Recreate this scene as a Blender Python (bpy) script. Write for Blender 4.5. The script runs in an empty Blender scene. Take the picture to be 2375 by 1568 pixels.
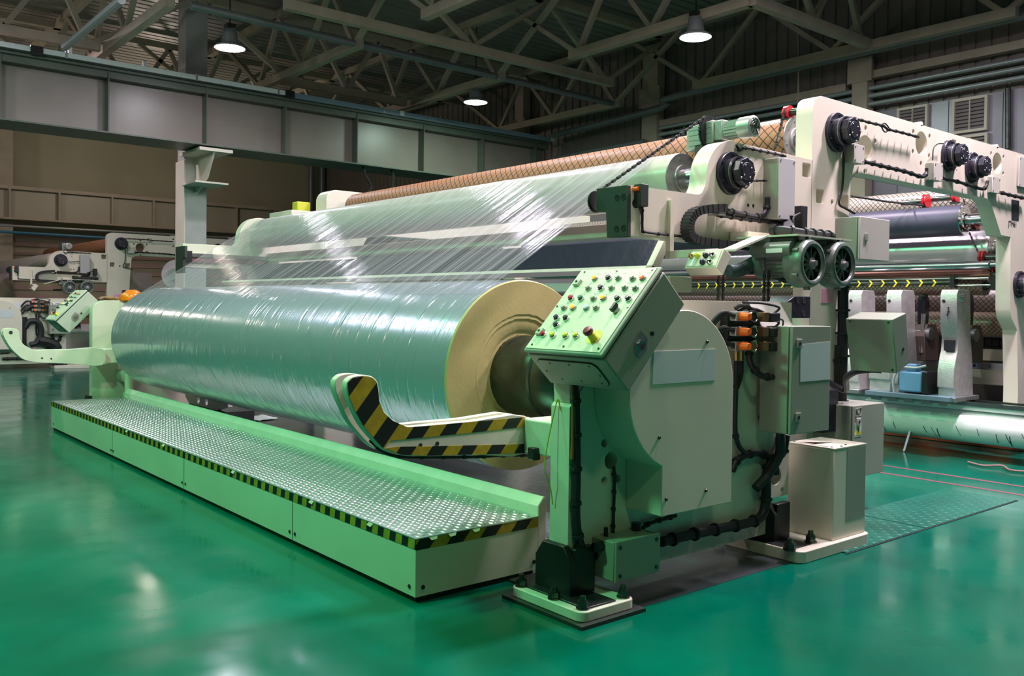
import bpy, math, random
import numpy as np
from mathutils import Vector, Matrix
from mathutils.geometry import tessellate_polygon

random.seed(7)
SC = bpy.context.scene
COL = SC.collection

# ---------------------------------------------------------------- camera
# world axes: X = machine direction (towards the right-hand end of the hall), Y = along the rolls, Z up
F_PX, CXP, CYP, EYE = 2071.18, 1187.5, 755.46, 1.65
YAW, PITCH, ROLL = math.radians(50.48577), math.radians(-1.25379), math.radians(-0.73124)
_f = np.array([math.cos(YAW)*math.cos(PITCH), math.sin(YAW)*math.cos(PITCH), math.sin(PITCH)])
_r0 = np.array([math.sin(YAW), -math.cos(YAW), 0.0])
_d0 = np.cross(_f, _r0)
CR = math.cos(ROLL)*_r0 + math.sin(ROLL)*_d0
CD = -math.sin(ROLL)*_r0 + math.cos(ROLL)*_d0
cam_data = bpy.data.cameras.new('camera')
cam_data.sensor_fit = 'HORIZONTAL'
cam_data.sensor_width = 36.0
cam_data.lens = 36.0*F_PX/2375
cam_data.shift_x = 0.0
cam_data.shift_y = -28.54/2375
cam_data.clip_end = 200
cam = bpy.data.objects.new('camera', cam_data)
COL.objects.link(cam)
M = Matrix.Identity(4)
for i in range(3):
    M[i][0] = CR[i]; M[i][1] = -CD[i]; M[i][2] = -_f[i]
M.translation = Vector((0, 0, EYE))
cam.matrix_world = M
SC.camera = cam

# ---------------------------------------------------------------- world, exposure, hall and fill lights
SC.view_settings.view_transform = 'Standard'
SC.view_settings.look = 'None'
SC.view_settings.gamma = 1.0
SC.view_settings.use_curve_mapping = False
SC.view_settings.exposure = -0.38
world = bpy.data.worlds.new('hall_air')
SC.world = world
world.use_nodes = True
wb = world.node_tree.nodes['Background']
wb.inputs[0].default_value = (0.74, 0.86, 0.80, 1)
wb.inputs[1].default_value = 0.03
GREENLIGHT = (0.20, 1.0, 0.44)
MINT = (0.62, 1.0, 0.80)
PINK = (1.0, 0.83, 0.95)
WARM = (1.0, 0.84, 0.72)
WHITEL = (1.0, 0.93, 0.84)
COOL = (0.82, 0.95, 1.0)
LEAF = (0.55, 1.0, 0.50)
VIOLET = (0.90, 0.86, 1.0)
def hall_light(x, y, z, power, color, size=0.7, kind='AREA'):
    ld = bpy.data.lights.new('hall_light', kind)
    if kind == 'AREA': ld.shape = 'DISK'; ld.size = size
    else: ld.shadow_soft_size = size/2
    ld.energy = power; ld.color = color
    o = bpy.data.objects.new('hall_light', ld)
    o.location = (x, y, z)
    COL.objects.link(o)
    return o
# unseen lights: lamps of the same grid, plus fill lights added to brighten parts
for x, y, p, c in ((-0.9, 10.4, 440, GREENLIGHT), (-1.4, 5.0, 560, GREENLIGHT), (-0.2, 16.6, 200, VIOLET), (2.9, 7.4, 215, WHITEL), (3.0, 2.6, 60, WHITEL),
                   (6.6, 10.4, 210, VIOLET), (8.9, 2.6, 920, PINK), (5.7, 3.15, 420, PINK), (13.0, 3.6, 140, VIOLET), (9.3, 7.6, 360, PINK), (3.2, 21.3, 300, PINK),
                   (1.2, -1.8, 95, LEAF), (8.2, 4.9, 200, COOL), (16.0, -1.4, 80, MINT)):
    hall_light(x, y, 7.2, p*1.12, c)
# unseen point lights added to brighten the far wall and the girder
for x, y, p, c in ((1.0, 27.0, 260, WARM), (9.0, 28.0, 240, WARM), (0.8, 14.2, 260, VIOLET)):
    hall_light(x, y, 6.3 if y > 20 else 6.9, p, c, kind='POINT')

# ---------------------------------------------------------------- from a point in the photograph to a point on a plane of the place
def at(px, py, x=None, y=None, z=None, plane=None):
    v = (px-CXP)/F_PX*CR + (py-CYP)/F_PX*CD + _f
    o = np.array([0, 0, EYE])
    if x is not None: t = (x-o[0])/v[0]
    elif y is not None: t = (y-o[1])/v[1]
    elif z is not None: t = (z-o[2])/v[2]
    else:
        p0, n = np.array(plane[0]), np.array(plane[1])
        t = ((p0-o) @ n)/(v @ n)
    q = o+t*v
    return (float(q[0]), float(q[1]), float(q[2]))
def seen(x, y, z):
    v = np.array([x, y, z-EYE]); w = v @ _f
    return CXP+F_PX*(v @ CR)/w, CYP+F_PX*(v @ CD)/w
def polyY(pts, y):
    return [(lambda q: (q[0], q[2]))(at(a, b, y=y)) for a, b in pts]
def polyX(pts, x):
    return [(lambda q: (q[1], q[2]))(at(a, b, x=x)) for a, b in pts]
def pathY(pts, y):
    return [at(a, b, y=y) for a, b in pts]
def face_y(pxf, py, pxb, yb, lo=0.5):
    """y of a front face whose left edge shows at pxf when its left rear edge (on plane yb) shows at pxb"""
    a, b = lo, yb
    for _ in range(40):
        m = (a+b)/2
        X = at(pxf, py, y=m)[0]
        z = at(pxf, py, y=m)[2]
        if seen(X, yb, z)[0] > pxb: b = m
        else: a = m
    return (a+b)/2
def arc(cx, cz, r, a0, a1, n=16):
    return [(cx+r*math.cos(math.radians(a0+(a1-a0)*i/n)), cz+r*math.sin(math.radians(a0+(a1-a0)*i/n))) for i in range(n+1)]
def circ(cx, cz, r, n=20):
    return [(cx+r*math.cos(2*math.pi*i/n), cz+r*math.sin(2*math.pi*i/n)) for i in range(n)]
def rrect(x0, x1, z0, z1, r=0.01, n=4):
    return (arc(x1-r, z1-r, r, 0, 90, n)+arc(x0+r, z1-r, r, 90, 180, n)+arc(x0+r, z0+r, r, 180, 270, n)+arc(x1-r, z0+r, r, 270, 360, n))
def smooth_path(pts, n=6):
    """Catmull-Rom through the given points"""
    P = [Vector(p) for p in pts]
    if len(P) < 3: return P
    P = [P[0]*2-P[1]]+P+[P[-1]*2-P[-2]]
    out = []
    for i in range(1, len(P)-2):
        for k in range(n):
            t = k/n
            a, b, c, d = P[i-1], P[i], P[i+1], P[i+2]
            out.append(0.5*((2*b)+(c-a)*t+(2*a-5*b+4*c-d)*t*t+(3*b-a-3*c+d)*t*t*t))
    out.append(P[-2])
    return out

# ---------------------------------------------------------------- mesh builder
def world_loc(o):
    v = Vector((0, 0, 0))
    while o is not None:
        v += o.location; o = o.parent
    return v
class MB:
    def __init__(s): s.v = []; s.f = []; s.uv = None
    def add(s, vs, fs):
        k = len(s.v); s.v += [tuple(p) for p in vs]; s.f += [tuple(i+k for i in f) for f in fs]
        return s
    def box(s, x0, x1, y0, y1, z0, z1):
        if x0 > x1: x0, x1 = x1, x0
        if y0 > y1: y0, y1 = y1, y0
        if z0 > z1: z0, z1 = z1, z0
        return s.add([(x0,y0,z0),(x1,y0,z0),(x1,y1,z0),(x0,y1,z0),(x0,y0,z1),(x1,y0,z1),(x1,y1,z1),(x0,y1,z1)],
                     [(0,3,2,1),(4,5,6,7),(0,1,5,4),(1,2,6,5),(2,3,7,6),(3,0,4,7)])
    def prism(s, poly, a, b, to3, holes=()):
        loops = [list(poly)]+[list(h) for h in holes]
        flat = [p for l in loops for p in l]
        tris = tessellate_polygon([[Vector((p[0], p[1], 0)) for p in l] for l in loops]) if (holes or len(poly) > 4) else None
        n = len(flat)
        vs = [to3(p, a) for p in flat]+[to3(p, b) for p in flat]
        fs = []
        if not holes:
            fs += [tuple(range(n)), tuple(range(2*n-1, n-1, -1))]
        else:
            for t in tris:
                fs += [tuple(t), (t[2]+n, t[1]+n, t[0]+n)]
        k = 0
        for l in loops:
            m = len(l)
            for i in range(m):
                j = (i+1) % m
                fs.append((k+i, k+j, k+j+n, k+i+n))
            k += m
        return s.add(vs, fs)
    def prismY(s, poly, y0, y1, holes=()): return s.prism(poly, y0, y1, lambda p, t: (p[0], t, p[1]), holes)
    def prismX(s, poly, x0, x1, holes=()): return s.prism(poly, x0, x1, lambda p, t: (t, p[0], p[1]), holes)
    def prismZ(s, poly, z0, z1, holes=()): return s.prism(poly, z0, z1, lambda p, t: (p[0], p[1], t), holes)
    def frame(s, d):
        d = Vector(d).normalized()
        u = Vector((0, 0, 1)) if abs(d.z) < 0.9 else Vector((1, 0, 0))
        a = d.cross(u).normalized(); b = d.cross(a).normalized()
        return d, a, b
    def lathe(s, o, d, prof, n=32, close=False):
        """prof: (distance along d, radius)"""
        d, a, b = s.frame(d); o = Vector(o)
        vs, fs, rings = [], [], []
        for t, r in prof:
            if r < 1e-6:
                rings.append([len(vs)]); vs.append(o+d*t)
            else:
                rings.append(list(range(len(vs), len(vs)+n)))
                vs += [o+d*t+(a*math.cos(2*math.pi*i/n)+b*math.sin(2*math.pi*i/n))*r for i in range(n)]
        for p, q in zip(rings, rings[1:]):
            for i in range(n):
                j = (i+1) % n
                if len(p) == 1 and len(q) == 1: continue
                if len(p) == 1: fs.append((p[0], q[i], q[j]))
                elif len(q) == 1: fs.append((p[i], q[0], p[j]))
                else: fs.append((p[i], q[i], q[j], p[j]))
        return s.add(vs, fs)
    def cyl(s, a, b, r, r2=None, n=24, caps=True):
        a, b = Vector(a), Vector(b); L = (b-a).length
        if r2 is None: r2 = r
        prof = [(0, r), (L, r2)]
        if caps: prof = [(0, 0)]+prof+[(L, 0)]
        return s.lathe(a, b-a, prof, n)
    def hexnut(s, a, b, r): return s.cyl(a, b, r, n=6)
    def tube(s, pts, r, n=8, flat=1.0, caps=True, up=None):
        P = [Vector(p) for p in pts]
        k = len(s.v); m = len(P)
        t0 = (P[1]-P[0]).normalized()
        _, a, b = s.frame(t0)
        if up is not None:
            a = Vector(up); a = (a-t0*a.dot(t0)).normalized(); b = t0.cross(a)
        for i in range(m):
            t = (P[min(i+1, m-1)]-P[max(i-1, 0)]).normalized()
            a = (a-t*a.dot(t)).normalized(); b = t.cross(a)
            ph = math.pi/n if n == 4 else 0
            for q in range(n):
                an = 2*math.pi*q/n+ph
                s.v.append(tuple(P[i]+a*(math.cos(an)*r)+b*(math.sin(an)*r*flat)))
        for i in range(m-1):
            for q in range(n):
                w = (q+1) % n
                s.f.append((k+i*n+q, k+i*n+w, k+(i+1)*n+w, k+(i+1)*n+q))
        if caps:
            s.f.append(tuple(k+q for q in reversed(range(n))))
            s.f.append(tuple(k+(m-1)*n+q for q in range(n)))
        return s
    def bar(s, a, b, w, h=None):
        """square-section member from a to b"""
        a, b = Vector(a), Vector(b); h = h or w
        d = (b-a).normalized()
        u = Vector((0, 0, 1)) if abs(d.z) < 0.95 else Vector((0, 1, 0))
        sd = d.cross(u).normalized(); up = sd.cross(d).normalized()
        vs = []
        for p in (a, b):
            for i, j in ((-1,-1),(1,-1),(1,1),(-1,1)): vs.append(p+sd*(i*w/2)+up*(j*h/2))
        return s.add(vs, [(0,1,2,3),(7,6,5,4),(0,4,5,1),(1,5,6,2),(2,6,7,3),(3,7,4,0)])
    def sphere(s, c, r, n=12, m=8, sz=1.0):
        prof = [(-r*sz*math.cos(math.pi*i/m), r*math.sin(math.pi*i/m)) for i in range(m+1)]
        return s.lathe(c, (0, 0, 1), prof, n)
    def quad(s, pts): return s.add(pts, [tuple(range(len(pts)))])
    def xform(s, fn):
        s.v = [tuple(fn(Vector(p))) for p in s.v]; return s
    def build(s, name, mat, parent=None, bevel=0, ang=35, mats=None, seg=2, fix=True):
        me = bpy.data.meshes.new(name)
        if parent is not None: org = world_loc(parent)
        else:
            A = np.array(s.v); lo, hi = A.min(0), A.max(0)
            org = Vector(((lo[0]+hi[0])/2, (lo[1]+hi[1])/2, lo[2]))
        me.from_pydata([tuple(Vector(p)-org) for p in s.v], [], s.f)
        if s.uv is not None:
            ul = me.uv_layers.new(name='along')
            for lp in me.loops: ul.data[lp.index].uv = s.uv[lp.vertex_index]
        if fix:
            import bmesh
            bm = bmesh.new(); bm.from_mesh(me)
            bmesh.ops.recalc_face_normals(bm, faces=bm.faces)
            bm.to_mesh(me); bm.free()
        me.validate()
        for m_ in (mats or [mat]): me.materials.append(m_)
        me.shade_smooth()
        me.set_sharp_from_angle(angle=math.radians(ang))
        o = bpy.data.objects.new(name, me)
        COL.objects.link(o)
        if parent is not None: o.parent = parent
        else: o.location = org
        if bevel:
            b = o.modifiers.new('edge', 'BEVEL'); b.width = bevel; b.segments = seg; b.limit_method = 'ANGLE'; b.angle_limit = math.radians(40)
        return o
def tag(o, label=None, cat=None, group=None, kind=None):
    if label: o['label'] = label
    if cat: o['category'] = cat
    if group: o['group'] = group
    if kind: o['kind'] = kind
    return o
def thing(name, loc, label, cat, group=None):
    o = bpy.data.objects.new(name, None); o.empty_display_size = 0.1
    o.location = loc; COL.objects.link(o)
    return tag(o, label, cat, group)
def copy_tree(o, off=(0, 0, 0), parent=None, scale=None):
    c = o.copy(); COL.objects.link(c)
    if parent is not None: c.parent = parent
    else: c.location = o.location+Vector(off)
    for ch in list(o.children): copy_tree(ch, parent=c)
    return c
def lettering(text, size, loc, rot, mat, parent, name='lettering', ext=0.0008):
    cu = bpy.data.curves.new(name, 'FONT'); cu.body = text; cu.size = size; cu.extrude = ext
    cu.align_x = 'CENTER'; cu.align_y = 'CENTER'
    cu.materials.append(mat)
    t = bpy.data.objects.new(name, cu); COL.objects.link(t)
    me = bpy.data.meshes.new_from_object(t.evaluated_get(bpy.context.evaluated_depsgraph_get()))
    bpy.data.objects.remove(t)
    o = bpy.data.objects.new(name, me); COL.objects.link(o)
    o.parent = parent
    o.location = Vector(loc)-world_loc(parent); o.rotation_euler = rot
    return o
FACE_NEG_Y = (math.radians(90), 0, 0)
FACE_NEG_X = (math.radians(90), 0, math.radians(-90))
# ---------------------------------------------------------------- materials
def mat(name, col, rough=0.5, metal=0.0, var=0.0, vscale=4.0, bump=0.0, bscale=40.0, emit=0.0, ecol=None, spec=0.5, coat=0.0, dirt=0.0, dcol=(0.05, 0.04, 0.03), dscale=14.0):
    m = bpy.data.materials.new(name); m.use_nodes = True
    nt = m.node_tree; b = nt.nodes['Principled BSDF']
    b.inputs['Base Color'].default_value = (*col, 1)
    b.inputs['Roughness'].default_value = rough
    b.inputs['Metallic'].default_value = metal
    b.inputs['Specular IOR Level'].default_value = spec
    if coat: b.inputs['Coat Weight'].default_value = coat
    if emit:
        b.inputs['Emission Color'].default_value = (*(ecol or col), 1); b.inputs['Emission Strength'].default_value = emit
    tc = None
    if var or bump or dirt:
        tc = nt.nodes.new('ShaderNodeTexCoord')
    last = None
    if var:
        n = nt.nodes.new('ShaderNodeTexNoise'); n.inputs['Scale'].default_value = vscale; n.inputs['Detail'].default_value = 5
        nt.links.new(tc.outputs['Object'], n.inputs['Vector'])
        mp = nt.nodes.new('ShaderNodeMapRange'); mp.inputs[1].default_value = 0.3; mp.inputs[2].default_value = 0.7
        mp.inputs[3].default_value = 1-var; mp.inputs[4].default_value = 1+var*0.5
        nt.links.new(n.outputs[0], mp.inputs[0])
        mx = nt.nodes.new('ShaderNodeMix'); mx.data_type = 'RGBA'; mx.blend_type = 'MULTIPLY'; mx.inputs[0].default_value = 1
        mx.inputs[6].default_value = (*col, 1)
        cb = nt.nodes.new('ShaderNodeCombineColor')
        for i in range(3): nt.links.new(mp.outputs[0], cb.inputs[i])
        nt.links.new(cb.outputs[0], mx.inputs[7])
        last = mx.outputs[2]
    if dirt:
        n = nt.nodes.new('ShaderNodeTexNoise'); n.inputs['Scale'].default_value = dscale; n.inputs['Detail'].default_value = 8; n.inputs['Roughness'].default_value = 0.7
        nt.links.new(tc.outputs['Object'], n.inputs['Vector'])
        mp = nt.nodes.new('ShaderNodeMapRange'); mp.inputs[1].default_value = 0.66; mp.inputs[2].default_value = 0.76; mp.inputs[4].default_value = dirt
        nt.links.new(n.outputs[0], mp.inputs[0])
        mx = nt.nodes.new('ShaderNodeMix'); mx.data_type = 'RGBA'
        nt.links.new(mp.outputs[0], mx.inputs[0])
        if last is not None: nt.links.new(last, mx.inputs[6])
        else: mx.inputs[6].default_value = (*col, 1)
        mx.inputs[7].default_value = (*dcol, 1)
        last = mx.outputs[2]
    if last is not None: nt.links.new(last, b.inputs['Base Color'])
    if bump:
        n = nt.nodes.new('ShaderNodeTexNoise'); n.inputs['Scale'].default_value = bscale; n.inputs['Detail'].default_value = 3
        nt.links.new(tc.outputs['Object'], n.inputs['Vector'])
        bp = nt.nodes.new('ShaderNodeBump'); bp.inputs['Strength'].default_value = bump; bp.inputs['Distance'].default_value = 0.02
        nt.links.new(n.outputs[0], bp.inputs['Height']); nt.links.new(bp.outputs[0], b.inputs['Normal'])
    return m
def math_node(nt, op, a=None, b=None, c=None):
    n = nt.nodes.new('ShaderNodeMath'); n.operation = op
    for i, q in enumerate((a, b, c)):
        if q is None: continue
        if isinstance(q, (int, float)): n.inputs[i].default_value = q
        else: nt.links.new(q, n.inputs[i])
    return n.outputs[0]
def hazard(name, vec, period, phase=0.0):
    m = bpy.data.materials.new(name); m.use_nodes = True; nt = m.node_tree; b = nt.nodes['Principled BSDF']
    g = nt.nodes.new('ShaderNodeNewGeometry')
    d = nt.nodes.new('ShaderNodeVectorMath'); d.operation = 'DOT_PRODUCT'; d.inputs[1].default_value = vec
    nt.links.new(g.outputs['Position'], d.inputs[0])
    fr = math_node(nt, 'FRACT', math_node(nt, 'ADD', math_node(nt, 'DIVIDE', d.outputs['Value'], period), phase))
    gt = math_node(nt, 'GREATER_THAN', fr, 0.5)
    nz = nt.nodes.new('ShaderNodeTexNoise'); nz.inputs['Scale'].default_value = 18; nz.inputs['Detail'].default_value = 6
    nt.links.new(g.outputs['Position'], nz.inputs['Vector'])
    mx = nt.nodes.new('ShaderNodeMix'); mx.data_type = 'RGBA'
    nt.links.new(gt, mx.inputs[0]); mx.inputs[6].default_value = (0.62, 0.42, 0.02, 1); mx.inputs[7].default_value = (0.012, 0.012, 0.012, 1)
    m2 = nt.nodes.new('ShaderNodeMix'); m2.data_type = 'RGBA'; m2.blend_type = 'MULTIPLY'; m2.inputs[0].default_value = 0.6
    nt.links.new(mx.outputs[2], m2.inputs[6]); nt.links.new(nz.outputs[0], m2.inputs[7])
    nt.links.new(m2.outputs[2], b.inputs['Base Color']); b.inputs['Roughness'].default_value = 0.45
    return m
CREAM = mat('cream_paint', (0.72, 0.66, 0.55), 0.36, var=0.06, vscale=2.5, dirt=0.25, dscale=9)
CREAMW = mat('worn_cream_paint', (0.72, 0.66, 0.55), 0.4, var=0.1, vscale=5, dirt=0.75, dscale=16, dcol=(0.10, 0.07, 0.05))
STEPP = mat('platform_paint', (0.66, 0.66, 0.52), 0.38, var=0.07, vscale=1.8, dirt=0.35, dscale=11)
BOXP = mat('enclosure_paint', (0.30, 0.32, 0.26), 0.42, var=0.04)
BOXL = mat('light_enclosure_paint', (0.54, 0.51, 0.46), 0.42, var=0.04)
LABELP = mat('pale_plate', (0.62, 0.66, 0.68), 0.45, var=0.05)
GREYLID = mat('grey_lid', (0.47, 0.46, 0.47), 0.5, var=0.05)
BLACK = mat('black_paint', (0.012, 0.014, 0.014), 0.38, var=0.2)
RUBBER = mat('black_rubber', (0.014, 0.014, 0.015), 0.55)
BEARING = mat('bearing_black', (0.022, 0.020, 0.032), 0.34, metal=0.2)
DKGREEN = mat('dark_green_black', (0.022, 0.032, 0.026), 0.5, var=0.2)
STEEL = mat('bright_steel', (0.55, 0.55, 0.56), 0.22, metal=1.0, var=0.1, vscale=9)
DULLSTEEL = mat('dull_steel', (0.42, 0.42, 0.42), 0.42, metal=0.9, var=0.15, vscale=7)
MILLED = mat('milled_aluminium', (0.60, 0.58, 0.57), 0.36, metal=0.55, var=0.15, vscale=12, bump=0.1, bscale=60)
CHROME = mat('chrome', (0.7, 0.7, 0.7), 0.12, metal=1.0)
DARKSTEEL = mat('oiled_steel', (0.10, 0.115, 0.10), 0.28, metal=0.85, var=0.35, vscale=6)
BLOWER = mat('blower_green', (0.15, 0.18, 0.16), 0.35, metal=0.25, var=0.1)
MOTOR = mat('motor_grey_green', (0.44, 0.45, 0.43), 0.34, metal=0.3, var=0.08)
HOSE = mat('ribbed_hose', (0.045, 0.06, 0.07), 0.45)
RED = mat('red_pulley', (0.42, 0.01, 0.02), 0.35)
ORANGE = mat('orange_knob', (0.85, 0.13, 0.01), 0.35)
YELLOW = mat('yellow', (0.75, 0.62, 0.02), 0.4)
YGREEN = mat('yellow_green_wire', (0.55, 0.55, 0.03), 0.4)
BRASS = mat('brass_fitting', (0.55, 0.38, 0.16), 0.3, metal=1.0)
WHITE = mat('white_paint', (0.86, 0.86, 0.86), 0.3, var=0.04)
PINKLBL = mat('pink_label', (0.78, 0.36, 0.46), 0.5)
BLUEP = mat('servo_blue', (0.16, 0.34, 0.55), 0.4, var=0.05)
RUBROLL = mat('slate_rubber', (0.055, 0.055, 0.085), 0.42, var=0.12)
COPPER = mat('copper_sleeve', (0.40, 0.20, 0.15), 0.28, metal=0.7)
FILMEDGE = mat('film_edge', (0.60, 0.49, 0.22), 0.42, var=0.1, vscale=5, bump=0.05)
INK = mat('ink', (0.02, 0.02, 0.025), 0.6)
HELMET = mat('orange_helmet', (0.95, 0.22, 0.01), 0.25, coat=0.5)
TRUSS = mat('truss_paint', (0.42, 0.36, 0.27), 0.55, var=0.15, vscale=2)
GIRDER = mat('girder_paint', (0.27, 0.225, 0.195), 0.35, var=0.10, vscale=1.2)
GIRDER_SHADE = mat('girder_green_shaded', (0.12, 0.14, 0.11), 0.45, var=0.15, vscale=1.5)  # green paint, darkened to carry the shade under the girder's flanges
DARKRAIL = mat('rail_dark', (0.03, 0.032, 0.03), 0.5)
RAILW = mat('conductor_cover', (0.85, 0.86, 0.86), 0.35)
PIPE = mat('pipe_grey', (0.22, 0.24, 0.24), 0.4, metal=0.3, var=0.1)
PIPEL = mat('pipe_light', (0.42, 0.46, 0.45), 0.3, metal=0.5)
BLUEPIPE = mat('pipe_blue', (0.04, 0.20, 0.33), 0.35)
CONCR = mat('column_paint', (0.46, 0.46, 0.44), 0.5, var=0.08)
LOUVRE = mat('louvre_frame', (0.62, 0.56, 0.45), 0.5)
SLAT = mat('louvre_slat', (0.30, 0.26, 0.26), 0.5)
YBOX = mat('yellow_box', (0.55, 0.52, 0.03), 0.45)
NAVY = mat('navy_polish', (0.035, 0.04, 0.065), 0.24, metal=0.4, bump=0.25, bscale=7, coat=0.4)
CABLEGREY = mat('grey_cable', (0.5, 0.5, 0.5), 0.4)
CLOTH = mat('white_cloth', (0.75, 0.77, 0.75), 0.8)
def lit(name, col, e): return mat(name, col, 0.3, emit=e, ecol=col)
L_ORANGE = lit('lit_amber', (1.0, 0.50, 0.06), 1.0); L_RED = lit('lit_red', (1.0, 0.16, 0.06), 1.0); L_TEAL = lit('lit_teal', (0.5, 0.95, 0.72), 0.55)
PALE = mat('pale_button', (0.50, 0.55, 0.42), 0.35); NAVYB = mat('navy_button', (0.02, 0.022, 0.05), 0.3)
REDB = mat('red_button', (0.5, 0.01, 0.03), 0.3); TEALB = mat('teal_button', (0.02, 0.22, 0.18), 0.3); YELB = mat('yellow_button', (0.70, 0.72, 0.05), 0.35)
MAROON = mat('maroon_mushroom', (0.20, 0.012, 0.03), 0.28)
# mesh-covered rollers: tan sleeve with a dark diamond net
def net_mat(name, base, line, pitch, width=0.09, rough=0.3):
    m = bpy.data.materials.new(name); m.use_nodes = True; nt = m.node_tree; b = nt.nodes['Principled BSDF']
    uv = nt.nodes.new('ShaderNodeUVMap'); uv.uv_map = 'along'
    sp = nt.nodes.new('ShaderNodeSeparateXYZ'); nt.links.new(uv.outputs[0], sp.inputs[0])
    outs = []
    for sg in (1, -1):
        s_ = math_node(nt, 'ADD', sp.outputs[0], math_node(nt, 'MULTIPLY', sp.outputs[1], sg))
        fr = math_node(nt, 'FRACT', math_node(nt, 'DIVIDE', s_, pitch))
        outs.append(math_node(nt, 'LESS_THAN', math_node(nt, 'ABSOLUTE', math_node(nt, 'SUBTRACT', fr, 0.5)), width/2))
    mxv = math_node(nt, 'MAXIMUM', outs[0], outs[1])
    mx = nt.nodes.new('ShaderNodeMix'); mx.data_type = 'RGBA'; nt.links.new(mxv, mx.inputs[0])
    mx.inputs[6].default_value = (*base, 1); mx.inputs[7].default_value = (*line, 1)
    nt.links.new(mx.outputs[2], b.inputs['Base Color']); b.inputs['Roughness'].default_value = rough
    bp = nt.nodes.new('ShaderNodeBump'); bp.inputs['Strength'].default_value = 0.4; bp.inputs['Distance'].default_value = 0.003
    nt.links.new(mxv, bp.inputs['Height']); nt.links.new(bp.outputs[0], b.inputs['Normal'])
    return m
NETTAN = net_mat('netted_tan_sleeve', (0.42, 0.185, 0.09), (0.025, 0.018, 0.014), 0.095, 0.125, 0.5)
NETPINK = net_mat('netted_rose_sleeve', (0.50, 0.30, 0.25), (0.05, 0.03, 0.03), 0.055, 0.16)
NETGREY = net_mat('netted_grey_sleeve', (0.38, 0.33, 0.28), (0.05, 0.035, 0.03), 0.065, 0.16)
# wound plastic film: glossy, with creases running in the direction of travel
def stretched_noise(nt, uv, sx, sy, rot, detail=2, rough=0.5, off=0.0):
    mp = nt.nodes.new('ShaderNodeMapping'); mp.inputs['Scale'].default_value = (sx, sy, 1); mp.inputs['Rotation'].default_value = (0, 0, math.radians(rot)); mp.inputs['Location'].default_value = (off, off, 0)
    nt.links.new(uv, mp.inputs[0])
    n = nt.nodes.new('ShaderNodeTexNoise'); n.inputs['Scale'].default_value = 1; n.inputs['Detail'].default_value = detail; n.inputs['Roughness'].default_value = rough
    nt.links.new(mp.outputs[0], n.inputs['Vector'])
    return n.outputs[0]
def ramp(nt, v, a, b, lo=0.0, hi=1.0):
    mr = nt.nodes.new('ShaderNodeMapRange'); mr.interpolation_type = 'SMOOTHSTEP'
    mr.inputs[1].default_value = a; mr.inputs[2].default_value = b; mr.inputs[3].default_value = lo; mr.inputs[4].default_value = hi
    nt.links.new(v, mr.inputs[0]); return mr.outputs[0]
def film_mat(name, col, rough, metal, layers, dist, alpha=None, coat=0.0, spec=0.5):
    """layers: (across, along, tilt, weight, low, high) ridges; low/high pick sparse creases out of the noise"""
    m = bpy.data.materials.new(name); m.use_nodes = True; nt = m.node_tree; b = nt.nodes['Principled BSDF']
    uvn = nt.nodes.new('ShaderNodeUVMap'); uvn.uv_map = 'along'; uv = uvn.outputs[0]
    h = None; first = None
    for k, (sx, sy, rot, w, lo, hi) in enumerate(layers):
        v = stretched_noise(nt, uv, sx, sy, rot, off=3.7*k)
        if first is None: first = v
        r_ = math_node(nt, 'MULTIPLY', ramp(nt, v, lo, hi), w)
        h = r_ if h is None else math_node(nt, 'ADD', h, r_)
    bp = nt.nodes.new('ShaderNodeBump'); bp.inputs['Strength'].default_value = 1.0; bp.inputs['Distance'].default_value = dist
    nt.links.new(h, bp.inputs['Height']); nt.links.new(bp.outputs[0], b.inputs['Normal'])
    b.inputs['Base Color'].default_value = (*col, 1); b.inputs['Roughness'].default_value = rough; b.inputs['Metallic'].default_value = metal
    b.inputs['Coat Weight'].default_value = coat; b.inputs['Coat Roughness'].default_value = 0.06; b.inputs['Specular IOR Level'].default_value = spec
    if coat: nt.links.new(bp.outputs[0], b.inputs['Coat Normal'])
    if alpha is not None:
        out = nt.nodes['Material Output']
        tr = nt.nodes.new('ShaderNodeBsdfTransparent'); tr.inputs[0].default_value = (0.90, 0.91, 0.94, 1)
        ms = nt.nodes.new('ShaderNodeMixShader')
        nt.links.new(ramp(nt, first, 0.3, 0.7, alpha[0], alpha[1]), ms.inputs[0])
        nt.links.new(tr.outputs[0], ms.inputs[1]); nt.links.new(b.outputs[0], ms.inputs[2])
        nt.links.new(ms.outputs[0], out.inputs['Surface'])
    return m
FILM = film_mat('wound_film', (0.44, 0.46, 0.58), 0.24, 0.45, [(9, 0.9, 4, 0.8, 0.56, 0.70), (16, 2.2, -14, 0.5, 0.58, 0.72), (45, 1.2, 2, 0.10, 0.3, 0.7), (3.0, 1.2, 25, 0.8, 0.52, 0.70)], 0.0045, coat=0.5)
WEB = film_mat('film_web', (0.66, 0.57, 0.66), 0.10, 0.15, [(26, 0.10, 0.6, 1.0, 0.35, 0.65), (9, 0.06, -0.6, 1.2, 0.45, 0.65), (70, 0.2, 0, 0.15, 0.3, 0.7)], 0.0042, (0.12, 0.42), spec=0.9)
SILVER = film_mat('silver_film', (0.74, 0.68, 0.74), 0.26, 0.55, [(5, 1.0, 3, 0.6, 0.5, 0.7)], 0.002)
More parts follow.
